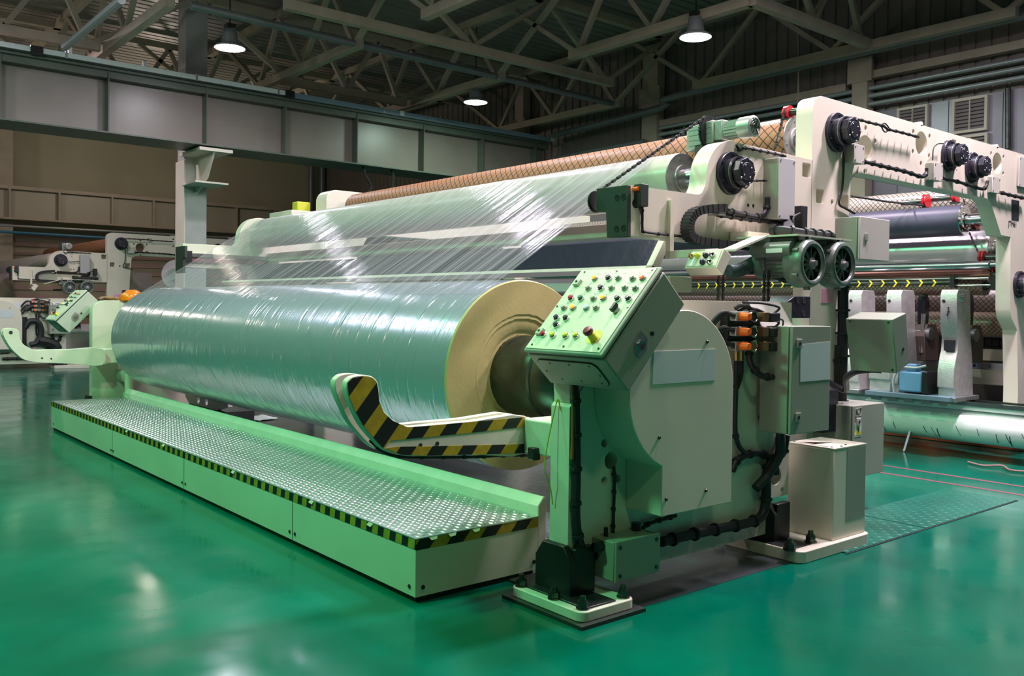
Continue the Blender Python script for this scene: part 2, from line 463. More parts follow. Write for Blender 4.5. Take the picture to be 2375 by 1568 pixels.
# floor: glossy emerald epoxy, scuffed
def floor_mat():
    m = bpy.data.materials.new('green_epoxy'); m.use_nodes = True; nt = m.node_tree; b = nt.nodes['Principled BSDF']
    g = nt.nodes.new('ShaderNodeNewGeometry')
    n = nt.nodes.new('ShaderNodeTexNoise'); n.inputs['Scale'].default_value = 0.7; n.inputs['Detail'].default_value = 7; n.inputs['Roughness'].default_value = 0.6
    nt.links.new(g.outputs['Position'], n.inputs['Vector'])
    cr = nt.nodes.new('ShaderNodeValToRGB')
    cr.color_ramp.elements[0].position = 0.3; cr.color_ramp.elements[0].color = (0.000, 0.080, 0.049, 1)
    cr.color_ramp.elements[1].position = 0.75; cr.color_ramp.elements[1].color = (0.000, 0.140, 0.088, 1)
    nt.links.new(n.outputs[0], cr.inputs[0]); nt.links.new(cr.outputs[0], b.inputs['Base Color'])
    n2 = nt.nodes.new('ShaderNodeTexNoise'); n2.inputs['Scale'].default_value = 2.2; n2.inputs['Detail'].default_value = 8
    nt.links.new(g.outputs['Position'], n2.inputs['Vector'])
    mr = nt.nodes.new('ShaderNodeMapRange'); mr.inputs[1].default_value = 0.3; mr.inputs[2].default_value = 0.7; mr.inputs[3].default_value = 0.09; mr.inputs[4].default_value = 0.22
    b.inputs['Specular IOR Level'].default_value = 0.22
    nt.links.new(n2.outputs[0], mr.inputs[0]); nt.links.new(mr.outputs[0], b.inputs['Roughness'])
    n3 = nt.nodes.new('ShaderNodeTexNoise'); n3.inputs['Scale'].default_value = 3.5; n3.inputs['Detail'].default_value = 2
    nt.links.new(g.outputs['Position'], n3.inputs['Vector'])
    bp = nt.nodes.new('ShaderNodeBump'); bp.inputs['Strength'].default_value = 0.06; bp.inputs['Distance'].default_value = 0.02
    nt.links.new(n3.outputs[0], bp.inputs['Height']); nt.links.new(bp.outputs[0], b.inputs['Normal'])
    return m
FLOOR = floor_mat()
BARE_SHADED = mat('shaded_bare_wet_concrete', (0.045, 0.055, 0.06), 0.18, var=0.4, vscale=2.2, bump=0.1, bscale=9)  # bare concrete, colour darkened for the soft shadow under the machine
REDLINE = mat('faded_red_paint', (0.20, 0.07, 0.09), 0.35)
DECK = mat('tread_plate', (0.66, 0.69, 0.68), 0.30, metal=0.85, var=0.15, vscale=1.2)
FLPLATE = mat('painted_tread_plate', (0.008, 0.135, 0.092), 0.3, metal=0.1, var=0.2, vscale=2)
WALLC = mat('corrugated_wall', (0.20, 0.175, 0.15), 0.5, var=0.12, vscale=0.7)
WALLP = mat('wall_panels', (0.27, 0.245, 0.285), 0.34, var=0.25, vscale=0.9, metal=0.3)
WALLB = mat('plaster_wall', (0.50, 0.46, 0.32), 0.6, var=0.12, vscale=0.5)
ROOF = mat('roof_deck', (0.30, 0.285, 0.25), 0.45, var=0.1, vscale=0.5, metal=0.2)
# ---------------------------------------------------------------- the hall
def struct(o): o['kind'] = 'structure'; return o
def shell(X, Z, r, y0, y1, n=64, turns=1.0, a0=0.0, ny=1):
    """a cylinder mantle along Y whose uv runs in metres along the roll and round it"""
    m = MB(); m.uv = []
    k = int(n*turns)
    for j in range(ny+1):
        y = y0+(y1-y0)*j/ny
        for i in range(k+1):
            a = a0+2*math.pi*i/n
            m.v.append((X+r*math.cos(a), y, Z+r*math.sin(a))); m.uv.append((y, a*r))
    w = k+1
    for j in range(ny):
        for i in range(k):
            m.f.append((j*w+i, j*w+i+1, (j+1)*w+i+1, (j+1)*w+i))
    return m
# floor, bare strip under the machine
struct(MB().box(-9, 18.2, -9, 35, -0.12, 0).build('floor', FLOOR))
# bare strip between step and gantry, its dark colour partly painted shadow
bare = MB().prismZ([(3.45, 3.30), (5.2, 3.30), (5.2, 3.9), (6.4, 3.9), (6.4, 13.6), (3.69, 13.6), (3.69, 3.9), (3.45, 3.9)], 0.0, 0.002).build('trim_1', BARE_SHADED); struct(bare)
l = MB().box(8.66, 8.72, -3, 13, 0, 0.002).build('trim_2', REDLINE); struct(l)
l = MB().box(9.09, 9.15, -3, 13, 0, 0.002).build('trim_3', REDLINE); struct(l)

XW, YW, ZR = 18.0, 34.6, 8.75
# back wall: ribbed sheet above, flat insulation panels below
def corr(n0, n1, pitch, depth, along, fixed, z0, z1):
    pts = []
    k = int((n1-n0)/pitch)
    for i in range(k):
        a = n0+i*pitch
        pts += [(a, 0), (a+pitch*0.72, 0), (a+pitch*0.78, depth), (a+pitch*0.94, depth)]
    return pts
m = MB()
rib = corr(-6, 34.5, 0.30, 0.035, 'y', XW, 5.5, 9)
for i, (y, d) in enumerate(rib):
    m.v += [(XW+d, y, 5.78), (XW+d, y, ZR+0.1)]
for i in range(len(rib)-1): m.f.append((2*i, 2*i+2, 2*i+3, 2*i+1))
o = struct(m.build('wall_back', WALLC, ang=20, fix=False))
m = MB().box(XW-0.06, XW+0.1, -6, 34.5, 0, 5.84)
pw = m.build('lower_panels', WALLP, o)
m = MB()
for y in np.arange(-4, 34, 1.02): m.box(XW-0.066, XW-0.05, y, y+0.012, 0, 5.83)
for z in (1.6, 3.1, 4.45): m.box(XW-0.066, XW-0.05, -6, 34, z, z+0.012)
m.build('panel_joint', DARKRAIL, o)
m = MB().box(-6, XW, YW, YW+0.2, 0, ZR)
wl = struct(m.build('wall_left', WALLB))
m = MB().box(-6, XW, YW-0.03, YW, 5.05, 5.5); m.build('wall_band', mat('wall_band_teal', (0.15, 0.22, 0.18), 0.5), wl)
m = MB()
for i, z in enumerate(np.arange(0.2, 4.4, 0.30)):
    m.box(-6, XW, YW-0.05, YW, z, z+0.15)
m.build('cladding_board', mat('rose_cladding', (0.58, 0.40, 0.34), 0.5), wl)
# roof deck, ribs along X
m = MB()
pr = corr(-5, 34.6, 0.30, 0.06, 'y', 0, 0, 0)
for y, d in pr: m.v += [(-6, y, ZR+d), (XW, y, ZR+d)]
for i in range(len(pr)-1): m.f.append((2*i, 2*i+1, 2*i+3, 2*i+2))
struct(m.build('ceiling', ROOF, ang=20, fix=False))

# ---- trusses along Y and along X, lower chord at 7.0, top chord at 8.5
ZT, ZB = 8.5, 7.0
def truss(name, axis, pos, t0, t1, segs, label, w=0.17, diag=2.0):
    P3 = (lambda t, z: (pos, t, z)) if axis == 'y' else (lambda t, z: (t, pos, z))
    root = thing(name, P3(t0, ZT), label, 'roof truss', 'steel roof trusses')
    MB().bar(P3(t0, ZT), P3(t1, ZT), w, w).build('top_chord', TRUSS, root)
    for a, b in segs:
        MB().bar(P3(a, ZB), P3(b, ZB), w, w*1.05).build('bottom_chord', TRUSS, root)
        mid = (a+b)/2
        ps = [(a+0.15, a-diag), (a+0.25, (a+mid)/2), (mid, (a+mid)/2), (mid, (b+mid)/2), (b-0.25, (b+mid)/2), (b-0.15, b+diag)]
        if abs(b-a) < 3: ps = [ps[0], (a+0.2, mid), (b-0.2, mid), ps[-1]]
        for p, q in ps:
            if q < t0 or q > t1: continue
            MB().bar(P3(p, ZB+0.05), P3(q, ZT-0.05), 0.10, 0.10).build('diagonal_strut', TRUSS, root)
    return root
truss('roof_truss', 'y', 1.6, 2, 33, [(16.3, 21.5)], 'roof truss crossing above the lagged round duct')
truss('roof_truss', 'y', 5.45, 2, 33, [(16.3, 21.5), (25.5, 30.5)], 'roof truss whose box chord ends beside the tall pale column')
truss('roof_truss', 'y', 9.27, 2, 33, [(9.45, 13.9), (16.25, 21.4), (25.5, 30.5)], 'roof truss passing just behind the bright violet-white lamp')
truss('roof_truss', 'y', 13.08, 2, 33, [(9.45, 14.0), (16.3, 21.6), (25.5, 30.5)], 'roof truss passing close beside the middle green lamp')
truss('roof_truss', 'y', 17.05, 1, 33, [(1.5, 6.3), (6.67, 13.9), (16.3, 21.6)], 'roof truss running along the ribbed back wall')
truss('roof_truss', 'x', 15.05, 0, 17.9, [(7.05, 15.4)], 'roof truss with the long box chord crossing the middle of the roof')
truss('roof_truss', 'x', 9.43, 0, 17.9, [(4.5, 9.2), (13.07, 16.9)], 'roof truss above the green lamp that hangs before the back wall')
truss('roof_truss', 'x', 20.2, 0, 17.9, [(1.7, 5.3), (9.4, 12.9)], 'roof truss directly above the crane girder')
truss('roof_truss', 'x', 24.6, 0, 17.9, [(5.5, 9.1), (9.4, 12.9)], 'roof truss beyond the crane girder, towards the plaster wall')
# pipes below the roof
def pipe(pts, r, m_, label, name='ceiling_pipe', cat='pipe', group='pipes under the roof', clamps=()):
    o = MB().tube(smooth_path(pts, 4) if len(pts) > 2 else pts, r, 10).build(name, m_)
    tag(o, label, cat, group)
    for c in clamps:
        MB().cyl(tuple(np.array(c[0])), tuple(np.array(c[1])), r*1.3, n=12).build('pipe_clamp', m_, o)
    return o
pipe([(5.8, 16.25, 7.0), (17.0, 16.55, 7.0)], 0.075, PIPE, 'long grey pipe hung parallel to the middle box chord')
pipe([(17.35, 19.3, 6.6), (17.4, 15.2, 6.75), (17.35, 14.6, 6.95), (17.35, 6, 7.0), (17.35, 0, 7.0)], 0.085, PIPE, 'bent brown-grey pipe running along the top of the back wall')
pipe([(17.5, 19.3, 5.97), (17.5, 15.9, 6.0)], 0.06, PIPE, 'thinner pipe on the back wall under the bent pipe')
pipe([at(150, 110, y=18.5), at(282, 0, y=15.0)], 0.07, PIPEL, 'lagged round duct sloping up through the roof trusses', 'ventilation_duct', 'duct')
# back-wall girts and bundled pipes, upper right
for k, (z, y0, y1, lb) in enumerate(((6.52, -3, 10.0, 'cream rail above the bundled pipes, on the louvred-window side of the wall post'), (6.36, 10.35, 16, 'cream rail above the bundled pipes, on the gear motor side of the wall post'))):
    tag(MB().box(17.72, 17.9, y0, y1, z, z+0.16).build('wall_rail', TRUSS), lb, 'rail', 'rails on the back wall')
for k, (z, r, lb) in enumerate(((6.31, 0.05, 'uppermost shiny pipe of the bundle below the wall rail'), (6.15, 0.05, 'middle shiny pipe of the bundle below the wall rail'), (5.98, 0.045, 'lowest shiny pipe of the bundle below the wall rail'))):
    tag(MB().cyl((17.72, -3, z), (17.72, 16.0-k*0.4, z), r, n=14).build('wall_pipe', PIPEL), lb, 'pipe', 'bundled pipes on the back wall')
# posts on the back wall
def post(y, w, z1, label, zhead):
    root = thing('wall_post', (17.75, y, 0), label, 'post', 'steel posts along the back wall')
    MB().box(17.62, 17.9, y-w/2, y+w/2, 0, z1).build('shaft', TRUSS, root)
    MB().box(17.60, 17.64, y-w/2-0.1, y+w/2+0.1, zhead, zhead+0.5).build('head_plate', TRUSS, root)
    return root
y1 = at(1508, 250, x=17.65)[1]; y2 = at(1995, 200, x=17.65)[1]; y3 = at(1205, 280, x=17.65)[1]
post(y1, 0.52, ZT, 'steel post on the back wall rising behind the netted tan roll', 6.9)
post(y2, 0.34, 6.95, 'steel post on the back wall above the gantry top', 6.45)
post(y3, 0.40, ZT, 'shadowy steel post on the back wall beside the middle green lamp', 6.9)
tag(MB().tube([at(1850, 0, x=17.4), at(1852, 140, x=17.4), at(1851, 260, x=17.4)], 0.02, 6).build('hanging_cable', TRUSS), 'thin cable hanging down the back wall above the red pulley', 'cable')
# louvred windows (structure)
def louvre(i, c, y0, y1, z0, z1, fm=LOUVRE):
    root = bpy.data.objects.new('window_%d' % i, None); COL.objects.link(root); root.location = (17.9, (y0+y1)/2, z0); root['kind'] = 'structure'
    x0, x1 = 17.84, 17.93
    fr = MB().prismX([(y0, z0), (y1, z0), (y1, z1), (y0, z1)], x0, x1, holes=[[(y0+.05, z0+.05), (y1-.05, z0+.05), (y1-.05, z1-.05), (y0+.05, z1-.05)]])
    ym = (y0+y1)/2
    fr.box(x0+.01, x1, ym-0.008, ym+0.008, z0, z1)
    fr.build('window_frame', fm, root)
    s = MB(); n = max(4, int((z1-z0)/0.075))
    for k in range(n):
        z = z0+.05+(z1-z0-.1)*k/n
        s.add([(x0+.02, y0+.05, z), (x0+.02, y1-.05, z), (x1-.01, y1-.05, z+0.055), (x1-.01, y0+.05, z+0.055)], [(0, 1, 2, 3)])
    s.box(x1-.01, x1, y0+.05, y1-.05, z0+.05, z1-.05)
    s.build('louvre_slat', SLAT, root)
LG = mat('louvre_frame_green', (0.40, 0.55, 0.28), 0.5)
for i, (ax, ay, bx, by, fm) in enumerate(((2208, 232, 2288, 297, LOUVRE), (2080, 252, 2150, 296, LOUVRE), (2208, 318, 2288, 380, LOUVRE), (1630, 258, 1690, 318, LG), (1530, 280, 1588, 330, LG))):
    p = at(ax, ay, x=17.84); q = at(bx, by, x=17.84)
    louvre(i+1, None, q[1], p[1], q[2]-0.03, p[2], fm)
tag(MB().cyl(at(2338, 205, x=17.85), at(2338, 345, x=17.85), 0.05, n=10).build('downpipe', DARKSTEEL), 'dark vertical pipe beside the louvred windows', 'pipe')

# ---- crane girder on columns
YG = 20.0
root = thing('crane_girder', (8, YG, 5.1), 'long plate girder with upright stiffeners carried by the pale column', 'girder')
MB().box(-3, 17.6, YG-0.02, YG+0.02, 5.12, 6.42).build('web_plate', GIRDER, root)
MB().box(-3, 17.6, YG-0.55, YG+0.55, 5.09, 5.12).build('bottom_flange', GIRDER_SHADE, root)
MB().box(-3, 17.6, YG-0.35, YG+0.35, 6.42, 6.47).build('top_flange', GIRDER_SHADE, root)
for px, py in ((0, 220), (250, 240), (477, 270), (660, 290), (826, 310), (980, 330), (1117, 345), (1240, 350)):
    X = at(px, py, y=YG-0.2)[0]
    MB().box(X-0.012, X+0.012, YG-0.28, YG-0.02, 5.12, 6.42).build('stiffener', GIRDER_SHADE, root)
MB().box(-3, 17.6, YG-0.25, YG-0.021, 6.28, 6.42).build('shadow_strip', GIRDER_SHADE, root)  # dark strip put in for the shadow below the top flange
# conductor rail along the girder's top edge
root = thing('conductor_rail', (6, YG-0.42, 6.47), 'pale conductor rail strip along the top of the crane girder', 'rail')
x1 = at(662, 233, y=YG-0.4)[0]
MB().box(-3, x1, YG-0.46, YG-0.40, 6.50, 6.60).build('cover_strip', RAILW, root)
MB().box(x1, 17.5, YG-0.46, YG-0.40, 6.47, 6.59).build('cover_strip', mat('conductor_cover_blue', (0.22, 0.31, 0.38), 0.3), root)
MB().box(-3, 17.5, YG-0.40, YG-0.30, 6.47, 6.52).build('bracket_angle', DARKRAIL, root)
for px, py in ((85, 135), (672, 237)):
    X = at(px, py, y=YG-0.46)[0]; MB().box(X-0.11, X+0.11, YG-0.49, YG-0.42, 6.45, 6.62).build('joint_box', BLACK, root)
for px, py in ((932, 283), (1282, 342)):
    X = at(px, py, y=YG-0.46)[0]; MB().box(X-0.06, X+0.06, YG-0.48, YG-0.42, 6.49, 6.60).build('joint_box', WHITE, root)
for px in (154, 456, 646, 891, 1022, 1250):
    X = at(px, 200, y=YG-0.46)[0]; MB().box(X-0.02, X+0.02, YG-0.475, YG-0.42, 6.48, 6.63).build('holder_clip', PIPEL, root)
root = thing('crane_rail', (6, YG, 6.47), 'dark crane rail lying on top of the girder', 'rail')
MB().box(-3, 17.5, YG-0.05, YG+0.05, 6.47, 6.62).build('rail_head', DARKRAIL, root)
m = MB()
for X in np.arange(-2, 17, 0.45): m.box(X-0.04, X+0.04, YG-0.16, YG+0.16, 6.47, 6.53)
m.build('rail_clamp', DARKRAIL, root)
for px, py in ((162, 126), (335, 157)):
    X = at(px, py, y=YG-0.1)[0]; z = at(px, py, y=YG-0.1)[2]
    tag(MB().box(X-0.035, X+0.035, YG-0.14, YG-0.06, 6.47, z+0.14).build('limit_plate', WHITE, bevel=0.004), 'small white plate standing on the crane rail %s' % ('next to the lagged duct' if px < 200 else 'between the duct and the tall column'), 'plate', 'white plates on the crane rail')
# tall column with bracket
yc = 20.62
xa = at(430, 300, y=yc)[0]; xb = at(480, 300, y=yc)[0]
root = thing('steel_column', ((xa+xb)/2, yc+0.25, 0), 'tall pale column standing behind the film roll, carrying the girder', 'column')
MB().box(xa, xb, yc, yc+0.5, 0, ZR).build('shaft', CONCR, root)
MB().box(xa-0.03, xa-0.001, yc-0.02, yc+0.55, 0, 4.9).build('front_flange', CREAM, root)
MB().box(xa-0.1, xb+0.15, YG-0.55, yc+0.1, 4.98, 5.05).build('corbel_plate', CREAM, root)
MB().prismX([(YG-0.5, 4.98), (yc, 4.98), (yc, 4.1), (YG-0.1, 4.45)], (xa+xb)/2-0.02, (xa+xb)/2+0.02).build('corbel_web', CREAM, root)
MB().box(xa-0.1, xb+0.15, YG-0.3, yc, 4.30, 4.34).build('corbel_shelf', CREAM, root)
# second girder against the far left wall
YG2 = 33.0
root = thing('crane_girder', (6, YG2, 4.3), 'smaller, farther crane girder along the plaster wall', 'girder')
MB().box(-4, 17.6, YG2-0.02, YG2+0.02, 4.33, 5.25).build('web_plate', mat('far_girder_paint', (0.40, 0.37, 0.28), 0.45), root)
MB().box(-4, 17.6, YG2-0.2, YG2+0.2, 4.27, 4.33).build('bottom_flange', TRUSS, root)
MB().box(-4, 17.6, YG2-0.2, YG2+0.2, 5.25, 5.36).build('top_flange', TRUSS, root)
for px in (20, 135, 257, 353, 545, 634, 720):
    X = at(px, 480, y=YG2)[0]; MB().box(X-0.03, X+0.03, YG2-0.2, YG2, 4.33, 5.25).build('stiffener', TRUSS, root)
xp = at(12, 360, y=33.3)[0]
tag(MB().box(xp-0.9, xp+0.22, 33.25, 33.9, 0, ZR).build('steel_column', TRUSS), 'dim column before the plaster wall, carrying the smaller girder', 'column')
for px, lb in ((722, 'farther from the netted roll'), (747, 'closer to the netted roll')):
    X = at(px, 430, y=34.2)[0]
    tag(MB().cyl((X, 34.2, 0), (X, 34.2, 7.5), 0.12, n=12).build('wall_riser', PIPE), 'vertical grey pipe in the far wall corner, %s' % lb, 'pipe', 'riser pipes in the far corner')
tag(MB().cyl(at(-20, 536, y=32.6), at(900, 590, y=32.6), 0.045, n=10).build('service_pipe', BLUEPIPE), 'blue pipe along the far wall under the smaller girder', 'pipe', 'pipes along the far wall')
tag(MB().cyl(at(-20, 521, y=32.6), at(900, 572, y=32.6), 0.04, n=10).build('service_pipe', PIPEL), 'grey pipe just above the blue pipe on the far wall', 'pipe', 'pipes along the far wall')
a = at(690, 492, y=12.98); b = at(718, 469, y=12.98)
tag(MB().box(a[0], b[0]+0.02, 12.98, 13.18, at(660, 492, y=12.66)[2]+0.021, b[2]).build('crate', YBOX, bevel=0.02), 'yellow-green box standing on the long cream box of the far arm', 'box')
for pts, lb in (([(840, 455), (860, 440), (858, 425), (846, 405), (846, 395)], 'the curved one'), ([(912, 460), (912, 430), (912, 404)], 'the straight one')):
    tag(MB().tube(smooth_path([at(px, py, y=19.4) for px, py in pts]+[(at(pts[-1][0], 400, y=19.6)[0], 19.7, 5.07)], 4), 0.03, 6).build('hanging_cable', RUBBER), 'black cable hanging below the crane girder, %s' % lb, 'cable', 'cables below the crane girder')

# ---- pendant lamps in view
def lamp(px, py, z, label, color, power, e):
    c = at(px, py, z=z)
    root = thing('pendant_lamp', c, label, 'lamp', 'pendant hall lamps')
    R = 0.30
    pr = [(0, R), (0.03, R*0.97), (0.08, 0.21), (0.10, 0.17)]
    MB().lathe(c, (0, 0, 1), pr+[(0.09, 0.16), (0.07, 0.20), (0.02, R*0.93), (0.0, R*0.96)], 28).build('reflector_shade', mat('lamp_shade', (0.35, 0.35, 0.36), 0.4, metal=0.5), root)
    MB().cyl((c[0], c[1], c[2]+0.09), (c[0], c[1], c[2]+0.36), 0.165, 0.13, n=18).build('ballast_housing', PIPE, root)
    MB().cyl((c[0], c[1], c[2]+0.36), (c[0], c[1], 8.55), 0.015, n=8).build('hanger_rod', DARKSTEEL, root)
    MB().box(c[0]-0.09, c[0]+0.09, c[1]-0.09, c[1]+0.09, c[2]+0.40, c[2]+0.46).build('mounting_plate', DARKSTEEL, root)
    MB().lathe((c[0], c[1], c[2]), (0, 0, 1), [(-0.035, 0), (-0.03, R*0.5), (0.0, R*0.94), (0.01, R*0.94)], 28).build('glass_lens', mat('lit_lens', (1, 1, 1), 0.3, emit=e, ecol=color), root)
    o = hall_light(c[0], c[1], c[2]-0.06, power, color, 0.5)
    o.location = Vector((0, 0, -0.06)); o.parent = root
    o.name = 'lamp_light'
    return root
lamp(533, 112, 6.6, 'bright violet-white pendant lamp beside the tall column', (0.92, 0.88, 1.0), 120, 40)
lamp(1103, 238, 6.6, 'green-white pendant lamp over the middle of the hall', (0.70, 1.0, 0.84), 170, 16)
lamp(1613, 87, 6.6, 'green-white pendant lamp hanging above the gear motor, before the back wall', (0.70, 1.0, 0.84), 170, 16)
# ---------------------------------------------------------------- step platform
SX0, SX1, SY0, SY1, SZ = 2.716, 3.61, 4.102, 12.53, 0.363
root = thing('step_platform', ((SX0+SX1)/2, (SY0+SY1)/2, 0), 'long low step with tread-plate deck in front of the film roll', 'platform')
MB().box(SX0+0.02, SX1-0.02, SY0+0.02, SY1-0.02, 0.0, 0.05).build('base_skirt', BLACK, root)
body = MB().box(SX0, SX1, SY0, SY1, 0.035, SZ-0.006).build('body', STEPP, root)
for Y in (5.62, 7.72, 9.85): MB().box(SX0-0.0015, SX0, Y-0.003, Y+0.003, 0.04, SZ-0.05).build('panel_seam', INK, body)
m = MB()
for Y in (4.16, 5.58, 5.66, 7.68, 7.76, 9.81, 9.89, 12.4): m.cyl((SX0-0.006, Y, 0.085), (SX0, Y, 0.085), 0.011, n=10)
for X in (SX0+0.05, SX1-0.03): m.cyl((X, SY0-0.006, 0.085), (X, SY0, 0.085), 0.012, n=10)
m.build('bolt', BLACK, body)
# tread plate with raised lozenges
m = MB().box(SX0-0.004, SX1, SY0-0.004, SY1, SZ-0.006, SZ)
px_, py_ = 0.043, 0.043
nx, ny = int((SX1-SX0-0.03)/px_), int((SY1-SY0-0.03)/py_)
for i in range(nx):
    for j in range(ny):
        cx, cy = SX0+0.03+px_*i, SY0+0.03+py_*j
        L, W, h = 0.0165, 0.0062, 0.0035
        if (i+j) % 2: ex, ey = (L, L*0.25), (-W*0.25, W)
        else: ex, ey = (L*0.25, -L), (W, W*0.25)
        b = len(m.v)
        m.v += [(cx-ex[0], cy-ex[1], SZ), (cx+ey[0], cy+ey[1], SZ), (cx+ex[0], cy+ex[1], SZ), (cx-ey[0], cy-ey[1], SZ),
                (cx-ex[0]*0.45, cy-ex[1]*0.45, SZ+h), (cx+ex[0]*0.45, cy+ex[1]*0.45, SZ+h)]
        m.f += [(b, b+4, b+5, b+1)[::-1], (b+1, b+5, b+2)[::-1], (b+2, b+5, b+4, b+3)[::-1], (b+3, b+4, b)[::-1]]
m.build('tread_deck', DECK, root, ang=20, fix=False)
MB().box(SX0-0.0025, SX0, SY0, SY1, SZ-0.062, SZ-0.004).build('hazard_tape', hazard('hazard_front', (0, 1, 0.15), 0.130), root)
MB().box(SX0, SX1, SY0-0.0025, SY0, SZ-0.066, SZ-0.004).build('hazard_tape', hazard('hazard_end', (1, 0, -0.9), 0.235, 0.2), root)
TAPEBACK = mat('tape_backing', (0.62, 0.58, 0.42), 0.6)
for Y, d in ((4.55, .02), (5.3, .03), (6.6, .02), (8.2, .025), (9.3, .02)):
    MB().add([(SX0-0.003, Y, SZ-0.005), (SX0-0.004, Y+0.05, SZ-0.004), (SX0-0.016, Y+0.06, SZ-0.02), (SX0-0.012, Y+0.02, SZ-0.028)], [(0, 1, 2, 3)]).build('peeling_tape', TAPEBACK, root)
for X in (2.80, 2.93, 3.10): MB().add([(X, SY0-0.003, SZ-0.004), (X+0.06, SY0-0.004, SZ-0.003), (X+0.045, SY0-0.016, SZ-0.018), (X+0.008, SY0-0.02, SZ-0.02)], [(0, 1, 2, 3)]).build('peeling_tape', TAPEBACK, root)
# sloped toe lip behind the deck
MB().prismY([(SX1, 0.03), (SX1+0.07, 0.03), (SX1+0.07, SZ+0.105), (SX1+0.045, SZ+0.115), (SX1, SZ+0.06)], SY0, SY1+0.03).build('toe_lip', CREAMW, root, bevel=0.006)

# ---------------------------------------------------------------- bolts, conduits
def anchor_bolt(x, y, z, parent, s=1.0):
    m = MB().cyl((x, y, z), (x, y, z+0.008*s), 0.036*s, n=18).hexnut((x, y, z+0.008*s), (x, y, z+0.038*s), 0.031*s)
    m.cyl((x, y, z+0.038*s), (x, y, z+0.046*s), 0.024*s, n=12).cyl((x, y, z+0.046*s), (x, y, z+0.068*s), 0.0155*s, n=12)
    return m.build('anchor_bolt', DARKSTEEL, parent)
def conduit(pts, r, parent, name='conduit', m_=RUBBER, clamps=0, n=8, raw=False):
    P = [Vector(p) for p in pts] if raw else smooth_path(pts, 6)
    mb = MB().tube(P, r, n)
    if clamps:
        L = [0]
        for a, b in zip(P, P[1:]): L.append(L[-1]+(b-a).length)
        for k in range(clamps):
            t = L[-1]*(k+0.5)/clamps
            i = max(j for j in range(len(L)) if L[j] <= t); i = min(i, len(P)-2)
            d = (P[i+1]-P[i]).normalized(); c = P[i]+d*(t-L[i])
            mb.cyl(c-d*0.010, c+d*0.010, r*1.3+.001, n=10)
            mb.cyl(c, c+Vector((0, 0.03, 0)), r*0.5, n=6)
    return mb.build(name, m_, parent)

